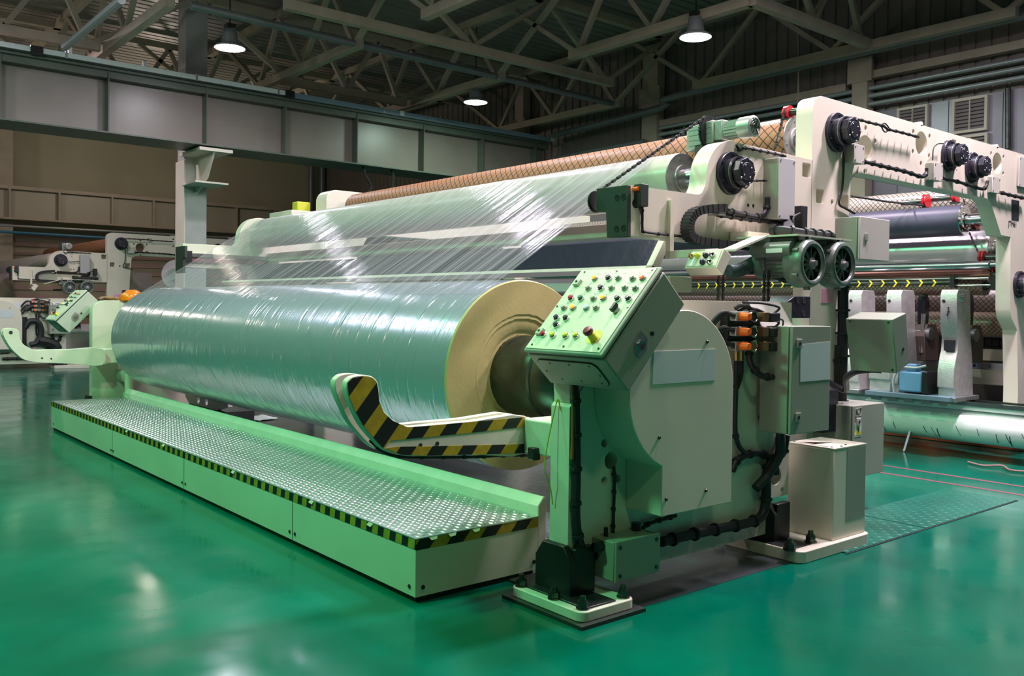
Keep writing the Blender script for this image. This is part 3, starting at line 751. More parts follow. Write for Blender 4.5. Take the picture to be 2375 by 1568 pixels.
# ---------------------------------------------------------------- near pedestal (lower side frame)
YP, YPI = 3.55, 3.70
xr = at(1781, 1239, y=YP)[0]
def pedestal(label):
    root = thing('winder_pedestal', (4.3, 3.6, 0), label, 'machine frame')
    hole = lambda px, py, rpx: circ(*polyY([(px, py)], YP)[0], rpx*4.8/2071, 20)
    out = [(3.344, 0.124), (xr, 0.124), (xr, 0.36), (5.444, 0.36), (5.444, 1.70), (3.93, 1.70), (3.344, 1.10)]
    holes = [hole(1417, 1068, 22), hole(1402, 1028, 10.5), hole(1402, 1115, 10.5), hole(1433, 1110, 10.5), hole(1799, 1104, 28), hole(1814, 1136, 8)]
    MB().prismY(out, YP, YPI, holes).build('side_plate', CREAM, root, bevel=0.006)
    MB().box(3.62, 5.3, YPI-0.03, YPI, 0.35, 0.95).build('backing_plate', BOXP, root)
    # front stop under the panel
    # round-ended gear cover
    cx, cz, r = 3.98, 1.187, 0.454
    zlow = cz-math.sqrt(r*r-(cx-3.80)**2)
    a1 = math.degrees(math.atan2(zlow-cz, 3.80-cx)) % 360
    cov = [(4.434, 0.487)]+arc(cx, cz, r, 0, a1, 48)+[(3.80, 0.487)]
    gc = MB().prismY(cov, 3.280, YP).build('gear_cover', CREAM, root, bevel=0.005)
    lp = polyY([(1516, 815), (1659, 809.5), (1657.5, 882), (1513, 892)], 3.279)
    MB().prismY(lp, 3.277, 3.280).build('label_plate', LABELP, gc)
    m = MB()
    for px, py in ((1529, 1015), (1640, 793), (1637, 1138), (1545, 1158)):
        c = at(px, py, y=3.278); m.sphere(c, 0.011, 10, 6)
    m.build('dome_screw', DARKSTEEL, gc)
    # black feet brackets
    for X, nm in ((3.30, 'front'), (xr-0.03, 'rear')):
        x2 = X+0.20
        b = MB().prismX([(3.48, 0.075), (3.77, 0.075), (3.77, 0.26), (3.71, 0.345), (3.54, 0.345), (3.48, 0.26)], X, X+0.045)
        b.box(X+0.045, X+0.20, 3.49, YP-0.002, 0.075, 0.33).box(X+0.045, X+0.20, YPI+0.002, 3.76, 0.075, 0.30)
        b.box(X+0.045, X+0.12, YP-0.001, YPI+0.001, 0.075, 0.122)
        b.box(X-0.06, X+0.17, 3.30, 3.93, 0.065, 0.085)
        b.build('foot_bracket', BLACK, root, bevel=0.006)
    fp = MB().prismZ(rrect(3.19, 3.60, 3.275, 3.86, 0.05, 6), 0.02, 0.075).build('foot_plate', CREAMW, root, bevel=0.006)
    MB().box(3.16, 3.64, 3.24, 3.89, 0.0, 0.02).build('grout_pad', DKGREEN, fp)
    for x, y in ((3.235, 3.81), (3.235, 3.535), (3.245, 3.325), (3.55, 3.325), (3.55, 3.81)): anchor_bolt(x, y, 0.075, fp)
    fp = MB().prismZ(rrect(5.11, 5.985, 3.225, 3.86, 0.06, 6), 0.0, 0.08).build('foot_plate', CREAMW, root, bevel=0.006)
    for px, py in ((1831, 1268), (1880, 1250)):
        c = at(px, py+6, z=0.085); anchor_bolt(c[0], c[1], 0.08, fp, 1.15)
    # conduits on the plate
    yc = 3.522
    conduit(pathY([(1334, 890), (1336, 1000), (1337, 1100), (1336, 1195), (1343, 1250), (1358, 1283), (1385, 1284), (1404, 1273)], yc), 0.024, root, clamps=6)
    conduit(pathY([(1329, 895), (1329, 1000), (1327, 1065)], yc), 0.010, root, 'orange_hose', mat('rust_hose', (0.30, 0.11, 0.02), 0.5))
    conduit(pathY([(1424, 1082), (1425, 1130), (1423, 1190), (1422, 1240)], yc+0.005), 0.009, root, clamps=4)
    conduit(pathY([(1534, 1257), (1600, 1241), (1680, 1224), (1745, 1210), (1770, 1190), (1777, 1150), (1778, 1100), (1792, 1068), (1813, 1050), (1822, 1010)], 3.50), 0.032, root, clamps=8)
    conduit(pathY([(1698, 1092), (1712, 1066), (1745, 1052), (1775, 1056), (1797, 1078), (1800, 1100)], 3.515), 0.022, root, clamps=4)
    conduit(pathY([(1708, 838), (1707, 900), (1705, 990), (1712, 1030), (1728, 1052)], 3.515), 0.016, root, clamps=2)
    conduit(pathY([(1720, 838), (1719, 870), (1710, 900)], 3.515), 0.014, root)
    conduit(pathY([(1490, 1225), (1510, 1213), (1568, 1196)], 3.52), 0.012, root, 'braided_cable', clamps=3)
    return root
ped = pedestal('cream side frame with round-ended gear cover carrying the big control panel')
# thin yellow-green earth wire
tag(MB().tube(smooth_path([(3.338, 3.62, 1.08), at(1292, 930, y=3.64), at(1268, 1040, y=3.66), at(1264, 1090, y=3.66), at(1276, 1130, y=3.66), (3.33, 3.66, 0.55)], 6), 0.004, 6).build('earth_wire', YGREEN), 'thin yellow-green wire hanging on the front of the near side frame', 'wire')
# bracket carrying the guard hook
def hook(y_out, sgn, label, stripes, cable):
    """two curved plates with a roller between; y_out is the face towards the machine side"""
    pts = [(803, 900), (806, 885), (818, 874), (840, 870), (862, 873), (875, 885), (879, 905), (881, 930), (892, 955), (912, 974), (945, 989),
           (1000, 985), (1100, 976), (1219, 965), (1219, 1052), (1100, 1055), (1000, 1058), (930, 1056), (890, 1043), (862, 1015), (838, 985), (820, 950), (808, 920)]
    poly = polyY(pts, 3.95)
    poly = [(p.x, p.y) for p in smooth_path([(a, b, 0) for a, b in poly+[poly[0]]], 3)[:-1]]
    root = thing('guard_hook', (2.8, y_out, 0.85), label, 'guard arm')
    a, b = y_out, y_out+0.05*sgn
    c, d = y_out+0.12*sgn, y_out+0.17*sgn
    MB().prismY(poly, a, b).build('outer_plate', CREAMW, root, bevel=0.004)
    MB().prismY(poly, c, d).build('inner_plate', CREAMW, root, bevel=0.004)
    q = at(840, 905, y=3.95)
    MB().cyl((q[0]+0.02, b, q[2]), (q[0]+0.02, c, q[2]), 0.045, n=18).build('catch_roller', DARKSTEEL, root)
    MB().box(2.75, 3.33, b, c, 0.86, 0.97).build('spacer_block', CREAMW, root)
    if stripes:
        hz = hazard('hazard_hook', (0.72, 0, -0.60), 0.155, 0.35)
        up = polyY([(806, 888), (818, 877), (840, 873), (862, 876), (873, 887), (877, 905), (879, 930), (890, 957), (911, 976), (945, 991), (1000, 987), (1216, 967.5), (1216, 990), (1100, 1003), (905, 1022), (890, 1041), (864, 1013), (840, 983), (822, 950), (809, 918)], 3.95)
        MB().prismY(up, a-0.0025, a).build('hazard_tape', hz, root)
        lo = polyY([(893, 1040), (920, 1036), (1000, 1035), (1217, 1030), (1217, 1051), (1100, 1054), (1000, 1057), (932, 1055)], 3.95)
        MB().prismY(lo, a-0.0025, a).build('hazard_tape', hz, root)
    m = MB()
    for px, py in ((975, 1033), (1014, 1029)) if stripes else ((975, 1033), (1014, 1033)):
        q = at(px, py, y=3.95); m.cyl((q[0], a-0.002 if sgn > 0 else d-0.002, q[2]), (q[0], (a if sgn > 0 else d)+0.002, q[2]), 0.012, n=12)
    if not stripes:
        q = at(840, 895, y=3.95); m.cyl((q[0], d-0.003, q[2]), (q[0], d+0.002, q[2]), 0.022, n=16)
    m.build('bolt_hole', INK, root)
    # mounting block on the side frame
    yb = (3.703, 3.95) if sgn > 0 else (12.85, 13.097)
    mb = MB().box(3.355, 3.66, yb[0], yb[1], 0.80, 1.0)
    if sgn > 0: mb.box(3.30, 3.42, y_out+.006, y_out+0.164, 0.80, 1.0)
    else: mb.box(3.30, 3.42, y_out-0.164, y_out-.006, 0.80, 1.0)
    mb.build('mounting_block', CREAMW, root, bevel=0.012)
    if cable:
        pa = [at(px, py, y=4.0) for px, py in ((858, 1022), (893, 1050), (935, 1060), (1000, 1061), (1100, 1060), (1160, 1057), (1232, 1056))]
        conduit(pa, 0.009, root, 'edge_cable', clamps=8)
        q = at(1240, 1058, y=3.84); MB().box(q[0]-0.03, q[0]+0.02, q[1]-0.03, q[1]+0.03, q[2]-0.02, q[2]+0.05).build('cable_gland', BLACK, root, bevel=0.006)
    return root
hook(3.95, 1, 'upturned guard arm with yellow and black stripes, near end of the roll', True, True)
hook(12.85, -1, 'plain cream upturned guard arm at the far end of the roll', False, False)

# ---------------------------------------------------------------- far pedestal
root = thing('winder_pedestal', (4.3, 13.17, 0), 'cream side frame behind the far end of the film roll', 'machine frame')
MB().prismY([(3.344, 0.124), (5.444, 0.124), (5.444, 1.66)]+arc(3.344+0.17, 1.66-0.17, 0.17, 90, 180, 8), 13.10, 13.24).build('side_plate', CREAM, root, bevel=0.008)
MB().prismX([(13.03, 0.075), (13.32, 0.075), (13.32, 0.26), (13.26, 0.345), (13.09, 0.345), (13.03, 0.26)], 3.30, 3.34).build('foot_bracket', BLACK, root)
MB().box(3.19, 3.6, 12.94, 13.52, 0, 0.075).build('foot_plate', CREAMW, root, bevel=0.006)
MB().cyl((3.75, 13.09, 0.62), (3.75, 12.85, 0.62), 0.10, n=20).build('pivot_boss', CREAMW, root)
MB().cyl((3.72, 12.72, 0.36), (3.72, 12.72, 0.66), 0.055, n=16).build('guide_post', CREAMW, root)
tag(MB().box(3.66, 3.9, 12.35, 12.8, 0.0, 0.40).build('support_block', CREAMW, bevel=0.01), 'cream block at the far rear corner of the step', 'block')
# hard hat and glove on the far frame
hc = at(306, 690, y=13.17)
root = thing('hard_hat', (hc[0], 13.17, 1.66), 'orange hard hat resting on the far side frame', 'helmet')
m = MB().lathe((hc[0], 13.17, 1.66), (0, 0, 1), [(0.0, 0.135), (0.03, 0.137), (0.08, 0.125), (0.115, 0.095), (0.135, 0.05), (0.14, 0)], 28)
m.xform(lambda p: Vector((hc[0]+(p.x-hc[0])*1.2, p.y, p.z))).build('shell', HELMET, root)
m = MB().lathe((hc[0], 13.17, 1.66), (0, 0, 1), [(0.0, 0.155), (0.012, 0.155), (0.012, 0.13), (0.0, 0.13)], 28)
m.xform(lambda p: Vector((hc[0]+(p.x-hc[0])*1.25-0.015, p.y, p.z))).build('brim', HELMET, root)
MB().tube(smooth_path([(hc[0]-0.15, 13.17, 1.71), (hc[0]-0.06, 13.17, 1.79), (hc[0]+0.08, 13.17, 1.79), (hc[0]+0.15, 13.17, 1.71)], 5), 0.014, 8).build('crest_rib', HELMET, root)
m = MB().sphere((hc[0]-0.30, 13.17, 1.69), 0.07, 14, 8, 0.5).sphere((hc[0]-0.21, 13.16, 1.685), 0.045, 12, 8, 0.6)
for k in range(4): m.tube(smooth_path([(hc[0]-0.33, 13.10+0.03*k, 1.69), (hc[0]-0.39, 13.10+0.033*k, 1.70), (hc[0]-0.43, 13.10+0.035*k, 1.675)], 4), 0.013, 8)
tag(m.build('work_glove', mat('tan_leather', (0.32, 0.17, 0.08), 0.7)), 'tan work glove lying beside the orange hard hat', 'glove')

# ---------------------------------------------------------------- film roll with its core
RX, RZ, RR = 4.0, 1.172, 0.661
FY0, FY1 = 4.72, 12.18
root = thing('film_roll', (RX, (FY0+FY1)/2, RZ-RR), 'huge wound roll of clear plastic film on its core', 'film roll')
shell(RX, RZ, RR, FY0+0.012, FY1, 128).build('wound_film', FILM, root, fix=False)
face = MB().lathe((RX, FY0, RZ), (0, 1, 0), [(0.012, RR), (0.0, RR-0.008), (0.0, 0.425), (0.006, 0.42), (0.004, 0.395), (0.012, 0.385), (0.010, 0.32), (0.022, 0.30), (0.02, 0.278)], 96)
rnd = random.Random(3)
jit = [rnd.uniform(-0.003, 0.003) for _ in range(96)]
def wob(p):
    a = math.atan2(p.z-RZ, p.x-RX); rr = math.hypot(p.x-RX, p.z-RZ)
    if rr < 0.45: 
        k = 1+jit[int((a+math.pi)/(2*math.pi)*95.99)]/max(rr, .1)
        return Vector((RX+(p.x-RX)*k, p.y, RZ+(p.z-RZ)*k))
    return p
face.xform(wob).build('near_face', FILMEDGE, root)
MB().lathe((RX, FY1, RZ), (0, 1, 0), [(0, RR), (0.004, 0.28)], 64).build('far_face', FILMEDGE, root)
m = MB().lathe((RX, 3.72, RZ), (0, 1, 0), [(0.0, 0), (0, 0.16), (0.10, 0.16), (0.10, 0.235), (0.22, 0.24), (0.235, 0.225), (0.40, 0.225), (0.41, 0.262), (0.43, 0.268), (0.62, 0.268), (0.64, 0.262), (0.65, 0.278), (1.03, 0.278)], 64)
core = m.build('core_tube', DARKSTEEL, root)
MB().lathe((RX, 3.80, RZ), (0, 1, 0), [(0, 0.236), (0, 0.262), (0.05, 0.262), (0.05, 0.236)], 64).build('core_collar', DULLSTEEL, core)
MB().cyl((RX, FY1-0.01, RZ), (RX, 13.09, RZ), 0.25, n=48).build('core_tube', DARKSTEEL, root)

# ---------------------------------------------------------------- contact roller and the travelling film
CX, CZ, CR_ = 5.46, 2.655, 0.205
def roller(name, label, cat, X, Z, r, y0, y1, m_, endm=DULLSTEEL, shaft=0.07, ext=0.3, group=None, net=True, endlabel=None):
    root = thing(name, (X, (y0+y1)/2, Z-r), label, cat, group)
    shell(X, Z, r, y0, y1, 64).build('sleeve', m_, root, fix=False)
    for s, y in ((-1, y0), (1, y1)):
        m = MB().lathe((X, y, Z), (0, s, 0), [(0, r), (0.006, r-0.004), (0.006, r*0.55), (0.018, r*0.53), (0.018, r*0.42), (0.0, r*0.40), (0.0, 0)], 48)
        for k in range(8):
            a = k*math.pi/4+0.3; m.cyl((X+r*.78*math.cos(a), y+s*0.006, Z+r*.78*math.sin(a)), (X+r*.78*math.cos(a), y+s*0.012, Z+r*.78*math.sin(a)), 0.008, n=8)
        ed = m.build('end_disc', endm, root)
    MB().cyl((X, y0-ext, Z), (X, y0, Z), shaft, n=24).build('shaft', STEEL, root)
    MB().cyl((X, y1, Z), (X, y1+ext*0.9, Z), shaft, n=24).build('shaft', STEEL, root)
    return root
PALEROLL = mat('pale_roller_cover', (0.62, 0.60, 0.50), 0.3, var=0.12, vscale=3)
roller('contact_roller', 'pale contact roller carrying the film down to the big roll', 'roller', CX, CZ, CR_, 4.55, 12.35, PALEROLL, DULLSTEEL, 0.085, 0.29)
TX, TZ = RX-0.35896, RZ+0.55567
d = np.array([CX-RX, CZ-RZ]); L = np.hypot(*d); u = d/L; c_ = (RR-CR_)/L
nrm = c_*u+math.sqrt(1-c_*c_)*np.array([-u[1], u[0]])
ta = np.array([RX, RZ])+(RR+0.002)*nrm; tb = np.array([CX, CZ])+(CR_+0.003)*nrm
# path: round the back of the contact roller, then straight to the wound roll
an = math.atan2(nrm[1], nrm[0])
prof = [(CX+(CR_+0.003)*math.cos(an-t), CZ+(CR_+0.003)*math.sin(an-t)) for t in np.linspace(2.2, 0, 20)]
prof += [tuple(tb+(ta-tb)*k/24) for k in range(1, 25)]
m = MB(); m.uv = []
ws = [0]
for a, b in zip(prof, prof[1:]): ws.append(ws[-1]+math.hypot(b[0]-a[0], b[1]-a[1]))
WY0, WY1, nyw = 4.73, 12.15, 60
for j in range(nyw+1):
    y = WY0+(WY1-WY0)*j/nyw
    for (x, z), w in zip(prof, ws):
        m.v.append((x, y, z)); m.uv.append((y, w))
K = len(prof)
for j in range(nyw):
    for i in range(K-1): m.f.append((j*K+i, j*K+i+1, (j+1)*K+i+1, (j+1)*K+i))
tag(m.build('film_web', WEB, fix=False, ang=60), 'clear wrinkled film sheet running from the contact roller down to the big roll', 'plastic film')
# polished dark apron and beams seen under and through the film
root = thing('apron_cover', (5.0, 8.4, 1.95), 'dark navy polished cover board under the film sheet', 'cover board')
dd = np.array([5.053-4.916, 2.164-1.956]); dd = dd/np.hypot(*dd); nn = np.array([-dd[1], dd[0]])
p0, p1 = np.array([4.916, 1.956]), np.array([5.053, 2.164])
MB().prismY([tuple(p0), tuple(p1), tuple(p1-nn*0.05), tuple(p0-nn*0.05)], 4.42, 12.4).build('board', NAVY, root)
MB().prismY([tuple(p0-dd*0.03+nn*0.006), tuple(p0+nn*0.006), tuple(p0-nn*0.06), tuple(p0-dd*0.03-nn*0.06)], 4.36, 12.45).build('edge_strip', CREAM, root)
MB().prismY([tuple(p0-dd*0.03+nn*0.006), tuple(p1+dd*0.03+nn*0.006), tuple(p1+dd*0.03-nn*0.06), tuple(p0-dd*0.03-nn*0.06)], 4.36, 4.42).build('end_frame', CREAM, root)
tag(MB().box(5.0, 5.25, 4.27, 12.5, 1.77, 1.885).build('cross_beam', CREAM, bevel=0.01), 'cream cross beam directly under the dark cover board', 'beam', 'cross beams behind the film')
tag(MB().box(5.6, 5.8, 4.27, 12.5, 2.26, 2.38).build('cross_beam', CREAM, bevel=0.01), 'cream cross beam above and behind the dark cover board', 'beam', 'cross beams behind the film')

# netted tan roller on the gantry
roller('netted_roller', 'long tan roller wrapped in dark netting along the top', 'roller', 6.93, 3.135, 0.21, 4.5, 12.2, NETTAN, DULLSTEEL, 0.06, 0.24)
# ---------------------------------------------------------------- bearings, arm and gantry (outer face on y = 4.10)
YA, YAI = 4.10, 4.255
def bearing(px, py, r, parent, depth=0.13, y=YA, cyc=None):
    c = cyc or at(px, py, y=y); X, Z = c[0], c[2]
    m = MB().lathe((X, y, Z), (0, -1, 0), [(0, r), (0.028, r), (0.034, r*0.97), (0.034, r*0.6), (0.0, r*.6)], 40)
    for k in range(6):
        a = k*math.pi/3+0.5; m.cyl((X+r*.86*math.cos(a), y-0.034, Z+r*.86*math.sin(a)), (X+r*.86*math.cos(a), y-0.046, Z+r*.86*math.sin(a)), 0.009, n=8)
    h = m.build('bearing_housing', BEARING, parent)
    MB().lathe((X, y-0.03, Z), (0, -1, 0), [(0, r*.70), (depth*.42, r*.70), (depth*.42, r*.74), (depth*.55, r*.74), (depth*.55, r*.66)], 36).build('housing_barrel', BEARING, h)
    m = MB().cyl((X, y-0.03-depth*.55, Z), (X, y-0.03-depth, Z), r*.66, n=8)
    m.lathe((X, y-0.03-depth, Z), (0, -1, 0), [(0.0, r*.42), (0.006, r*.42), (0.006, 0)], 28)
    m.build('cap', BEARING, h, bevel=0.004)
    MB().lathe((X, y-0.03-depth*.40, Z), (0, -1, 0), [(0, r*.745), (depth*.03, r*.745)], 36).build('seal_ring', DULLSTEEL, h)
    m = MB()
    for k in range(4):
        a = k*math.pi/2+0.6; m.sphere((X+r*.32*math.cos(a), y-0.036-depth, Z+r*.32*math.sin(a)), 0.007, 8, 6)
    for k in range(5):
        a = k*2*math.pi/5; m.sphere((X+r*.56*math.cos(a), y-0.033-depth, Z+r*.56*math.sin(a)), 0.008, 8, 6)
    m.build('bolt', DULLSTEEL, h)
    return h
def jbox(pxf0, pxf1, py0, py1, pxb, parent, m_=BOXP, lid=BOXL, name='junction_box', yb=YA, lidthick=0.012, screws=True):
    """a box standing on the plate; its front face spans the given pixels, pxb is where its left rear edge shows"""
    pm = (py0+py1)/2
    yf = face_y(pxf0, pm, pxb, yb)
    a = at(pxf0, pm, y=yf); b = at(pxf1, pm, y=yf); zt = at(pxf0, py0, y=yf)[2]; zb = at(pxf0, py1, y=yf)[2]
    o = MB().box(a[0], b[0], yf+lidthick, yb, zb, zt).build(name, m_, parent, bevel=0.006)
    MB().box(a[0]-0.001, b[0]+0.001, yf, yf+lidthick-0.002, zb-0.001, zt+0.001).build('lid', lid, o, bevel=0.003)
    if screws:
        m = MB()
        for X in (a[0]+.02, b[0]-.02):
            for Z in (zb+.02, zt-.02): m.cyl((X, yf, Z), (X, yf-.004, Z), 0.008, n=10)
        m.build('lid_screw', DULLSTEEL, o)
    return o, (a[0], b[0], yf, zb, zt)

S_EDGE = [(1458, 429), (1612, 450.5), (1623, 450), (1630, 443), (1637, 424), (1639, 400), (1644, 375), (1655, 351), (1669, 335), (1685, 327.5), (1700, 327), (1712, 331)]
def arm(label):
    root = thing('cantilever_frame', (5.4, YA, 2.3), label, 'machine arm')
    out = polyY(S_EDGE, YA)
    zt = at(1884, 371, y=YA)[2]; x1 = at(1884.5, 371, y=YA)[0]
    zb = at(1458, 546, y=YA)[2]; x0 = at(1458, 429, y=YA)[0]
    sp = [tuple(p)[:2] for p in smooth_path([(a, b, 0) for a, b in out[1:]], 3)]
    poly = [out[0]]+sp+[(x1, zt), (x1, zb), (x0, zb)]
    hole = rrect(*[v for v in (at(1861, 392, y=YA)[0], at(1880, 392, y=YA)[0])], at(1870, 411, y=YA)[2], at(1870, 378, y=YA)[2], 0.012)
    MB().prismY(poly, YA, YAI, [hole]).build('side_plate', CREAM, root, bevel=0.006)
    MB().box(x1-0.2, x1-0.05, YAI, YAI+0.02, zt-0.4, zt-0.05).build('backing_plate', BOXP, root)
    bearing(1691, 403, 0.158, root)
    m = MB()
    for px, py in ((1735, 476), (1747, 477)):
        q = at(px, py, y=YA); m.cyl((q[0], YA-0.002, q[2]), (q[0], YA+0.01, q[2]), 0.013, n=12)
    m.build('bolt_hole', INK, root)
    # dark end block with sprocket
    xb = x0-0.035
    pl = polyX([(1383, 437), (1455, 428.5), (1455, 550), (1407, 551), (1405, 492), (1385, 491)], xb)
    eb = MB().prismX(pl, xb, x0).build('end_block', DKGREEN, root, bevel=0.004)
    m = MB()
    for px, py in ((1431, 459), (1446, 457), (1430, 531), (1446, 529)):
        q = at(px, py, x=xb); m.lathe((xb+0.001, q[1], q[2]), (-1, 0, 0), [(0, .022), (0.003, .022), (0.003, .015), (0.001, 0.0)], 16)
    m.build('socket_bolt', BLACK, eb)
    q = at(1379, 468, x=xb+0.02)
    sp_ = (xb+0.03, q[1], q[2])
    m = MB().cyl((sp_[0], sp_[1]-0.012, sp_[2]), (sp_[0], sp_[1]+0.012, sp_[2]), 0.062, n=30)
    for k in range(24):
        a = k*math.pi/12; c = Vector((sp_[0]+.065*math.cos(a), sp_[1], sp_[2]+.065*math.sin(a)))
        m.box(c.x-.008, c.x+.008, c.y-.006, c.y+.006, c.z-.008, c.z+.008)
    m.build('chain_sprocket', BLACK, root)
    # limit switch and cables on the arm's face
    q = at(1482, 446, y=YA); MB().box(q[0]-0.05, q[0]+0.03, YA-0.06, YA, q[2]-0.10, q[2]+0.05).build('limit_switch', DKGREEN, root, bevel=0.005)
    q = at(1461, 438, y=YA); MB().cyl((q[0]+0.03, YA-0.05, q[2]), (q[0]+0.03, YA, q[2]), 0.014, n=14).build('switch_roller', ORANGE, root)
    q = at(1474, 472, y=YA); MB().cyl((q[0], YA-0.004, q[2]), (q[0], YA+0.01, q[2]), 0.032, n=16).build('cable_port', INK, root)
    conduit(pathY([(1489, 462), (1490, 500), (1490, 530), (1496, 538), (1560, 546), (1640, 556), (1760, 571)], YA-0.012), 0.009, root, clamps=10)
    conduit(pathY([(1478, 474), (1487, 490), (1489, 515), (1491, 532)], YA-0.012), 0.006, root, clamps=2)
    # energy chain
    P = smooth_path([at(px, py, y=YA-0.07) for px, py in ((1678, 483), (1640, 485), (1612, 492), (1598, 508), (1594, 527), (1597, 545), (1612, 557), (1650, 564), (1710, 570), (1770, 574))], 6)
    m = MB().tube(P, 0.052, 4, 0.75, up=(0, 1, 0))
    for k in range(1, len(P)-1, 2):
        d_ = (P[k+1]-P[k-1]).normalized(); m.tube([P[k]-d_*0.007, P[k]+d_*0.007], 0.056, 4, 0.75, up=(0, 1, 0))
    m.build('energy_chain', RUBBER, root)
    q = at(1672, 487, y=YA-0.1); MB().box(q[0]-0.02, q[0]+0.06, YA-0.10, YA, q[2]-0.035, q[2]+0.03).build('chain_bracket', DULLSTEEL, root, bevel=0.004)
    conduit(pathY([(1684, 489), (1720, 497), (1755, 503), (1772, 497), (1779, 480), (1780, 458)], YA-0.05), 0.021, root, clamps=4)
    conduit(pathY([(1662, 497), (1700, 503), (1760, 511), (1815, 516)], YA-0.04), 0.017, root, clamps=7)
    conduit(pathY([(1707, 336), (1716, 349), (1728, 343), (1760, 349), (1822, 362)], YA-0.012), 0.010, root, clamps=7)
    conduit(pathY([(1731, 418), (1740, 419), (1780, 419)], YA-0.03), 0.007, root, clamps=3)
    conduit(pathY([(1720, 432), (1730, 436), (1737, 428), (1735, 418)], YA-0.12), 0.006, root)
    return root
arm('cream S-shaped roller arm with dark end block and energy chain')
ebx = thing('electrical_enclosure', (5.9, 4.0, 2.2), 'tall enclosure with grey lid hung on the face of the near roller arm', 'electrical box')
jbox(1806, 1844, 364, 507, 1770, ebx, BOXP, GREYLID, 'case')

def gantry(label):
    root = thing('gantry_frame', (8.5, YA, 0.6), label, 'machine frame')
    top = [(1885.5, 262), (1886, 246), (1890, 232), (1897, 225), (1905, 222.5)]
    t = polyY(top, YA)
    ztop = at(1905, 222.5, y=YA)[2]
    leg = polyY([(2290, 462), (2297, 468), (2302, 482), (2322, 545), (2344, 549.5), (2343, 717.5), (2346, 738), (2354, 755), (2359, 766), (2361, 900)], YA)
    zc = polyY([(1973, 430), (1976, 415), (1984, 404), (1996, 401)], YA)
    zbeam = at(1996, 401.5, y=YA)[2]
    xl = at(1885.5, 300, y=YA)[0]; xlr = at(1966, 500, y=YA)[0]
    poly = t+[(12.2, ztop), (12.2, 0.62), (leg[-1][0], 0.62)]+leg[::-1]+[(leg[0][0]-.02, zbeam)]+zc[::-1]+[(xlr, 2.2), (xlr-0.03, 1.2), (xlr, 0.0), (xl, 0.0)]
    H = lambda px, py, r: circ(*[at(px, py, y=YA)[i] for i in (0, 2)], r, 24)
    R_ = lambda a, b, c, d: rrect(at(a, c, y=YA)[0], at(b, c, y=YA)[0], at(a, d, y=YA)[2], at(a, c, y=YA)[2], 0.012)
    holes = [H(2137, 333, 0.115), H(2007, 347, 0.125), H(2313, 379, 0.115), R_(1893, 1911, 437, 470), R_(1950, 1968, 449, 481), H(1930, 468, 0.022), R_(2208, 2218, 322, 345), H(2228, 384, 0.012), H(2219, 395, 0.012)]
    for cx_, cy_, rr, n0 in ((2137, 333, 0.185, 0), (2007, 347, 0.19, 0), (2313, 379, 0.18, 0)):
        c = at(cx_, cy_, y=YA)
        for k in range(6):
            a = math.radians(60*k+30+n0)
            hx, hz = c[0]+rr*math.cos(a), c[2]+rr*math.sin(a)
            holes.append(circ(hx, hz, 0.024, 10))
    MB().prismY(poly, YA, YAI, holes).build('side_plate', CREAM, root, bevel=0.006)
    m = MB().box(xl+0.05, xlr-0.02, YAI, YAI+0.015, 1.9, 2.6); m.box(8.2, 8.6, YAI+.03, YAI+.04, 3.0, 3.45); m.box(9.8, 10.4, YAI+.03, YAI+.04, 2.95, 3.5)
    m.build('inner_web', BOXP, root)
    b1 = bearing(1938, 308, 0.165, root, 0.14); bearing(2199, 362, 0.155, root, 0.13); bearing(2253, 389, 0.155, root, 0.13)
    bearing(2362, 660, 0.15, root, 0.15)
    # cables
    conduit(pathY([(1958, 283), (1968, 273), (1990, 277), (2020, 285), (2048, 292), (2060, 300), (2090, 307), (2130, 318)], YA-0.06), 0.011, root, clamps=11)
    conduit(pathY([(2042, 290), (2052, 286), (2062, 299), (2052, 306), (2042, 290)], YA-0.06), 0.006, root)
    conduit(pathY([(1995, 378), (2008, 376), (2050, 386), (2100, 398), (2138, 410), (2148, 402), (2149, 390)], YA-0.045), 0.017, root, clamps=9)
    conduit(pathY([(2186, 413), (2230, 424), (2275, 438), (2287, 432), (2290, 420)], YA-0.045), 0.017, root, clamps=5)
    conduit(pathY([(2318, 446), (2345, 453), (2376, 460)], YA-0.045), 0.017, root, clamps=4)
    conduit(pathY([(1957, 350), (1956, 400), (1953, 440), (1946, 472), (1962, 484), (1982, 495)], YA-0.02), 0.010, root)
    conduit(pathY([(2163, 372), (2165, 345), (2175, 334), (2188, 333)], YA-0.05), 0.006, root)
    conduit(pathY([(2285, 386), (2292, 388), (2296, 405)], YA-0.05), 0.006, root)
    for cc in ((1957, 1966, 665, 1080),):
        conduit([at(1955, 640, y=YA-0.06), at(1955, 760, y=YA-0.06), at(1952, 900, y=YA-0.06), at(1951, 1010, y=YA-0.06)], 0.045, root, clamps=7)
        conduit([at(1946, 800, y=YA-0.04), at(1944, 900, y=YA-0.04), at(1944, 1010, y=YA-0.04)], 0.035, root, clamps=3)
    q = at(1904, 684, y=YA); q2 = at(1932, 703, y=YA)
    MB().box(q[0], q2[0], YA-0.004, YA, q2[2], q[2]+0.05).build('pink_notice', PINKLBL, root)
    q = at(2348, 520, y=YA); lettering('JTM61', 0.085, (q[0], YA-0.003, q[2]), FACE_NEG_Y, INK, root)
    q = at(2346, 488, y=YA); q2 = at(2362, 512, y=YA); MB().box(q[0], q2[0], YA-0.004, YA+0.001, q2[2], q[2]+0.12).build('dark_window', INK, root)
    return root
gantry('tall cream gantry frame carrying four black bearing housings')
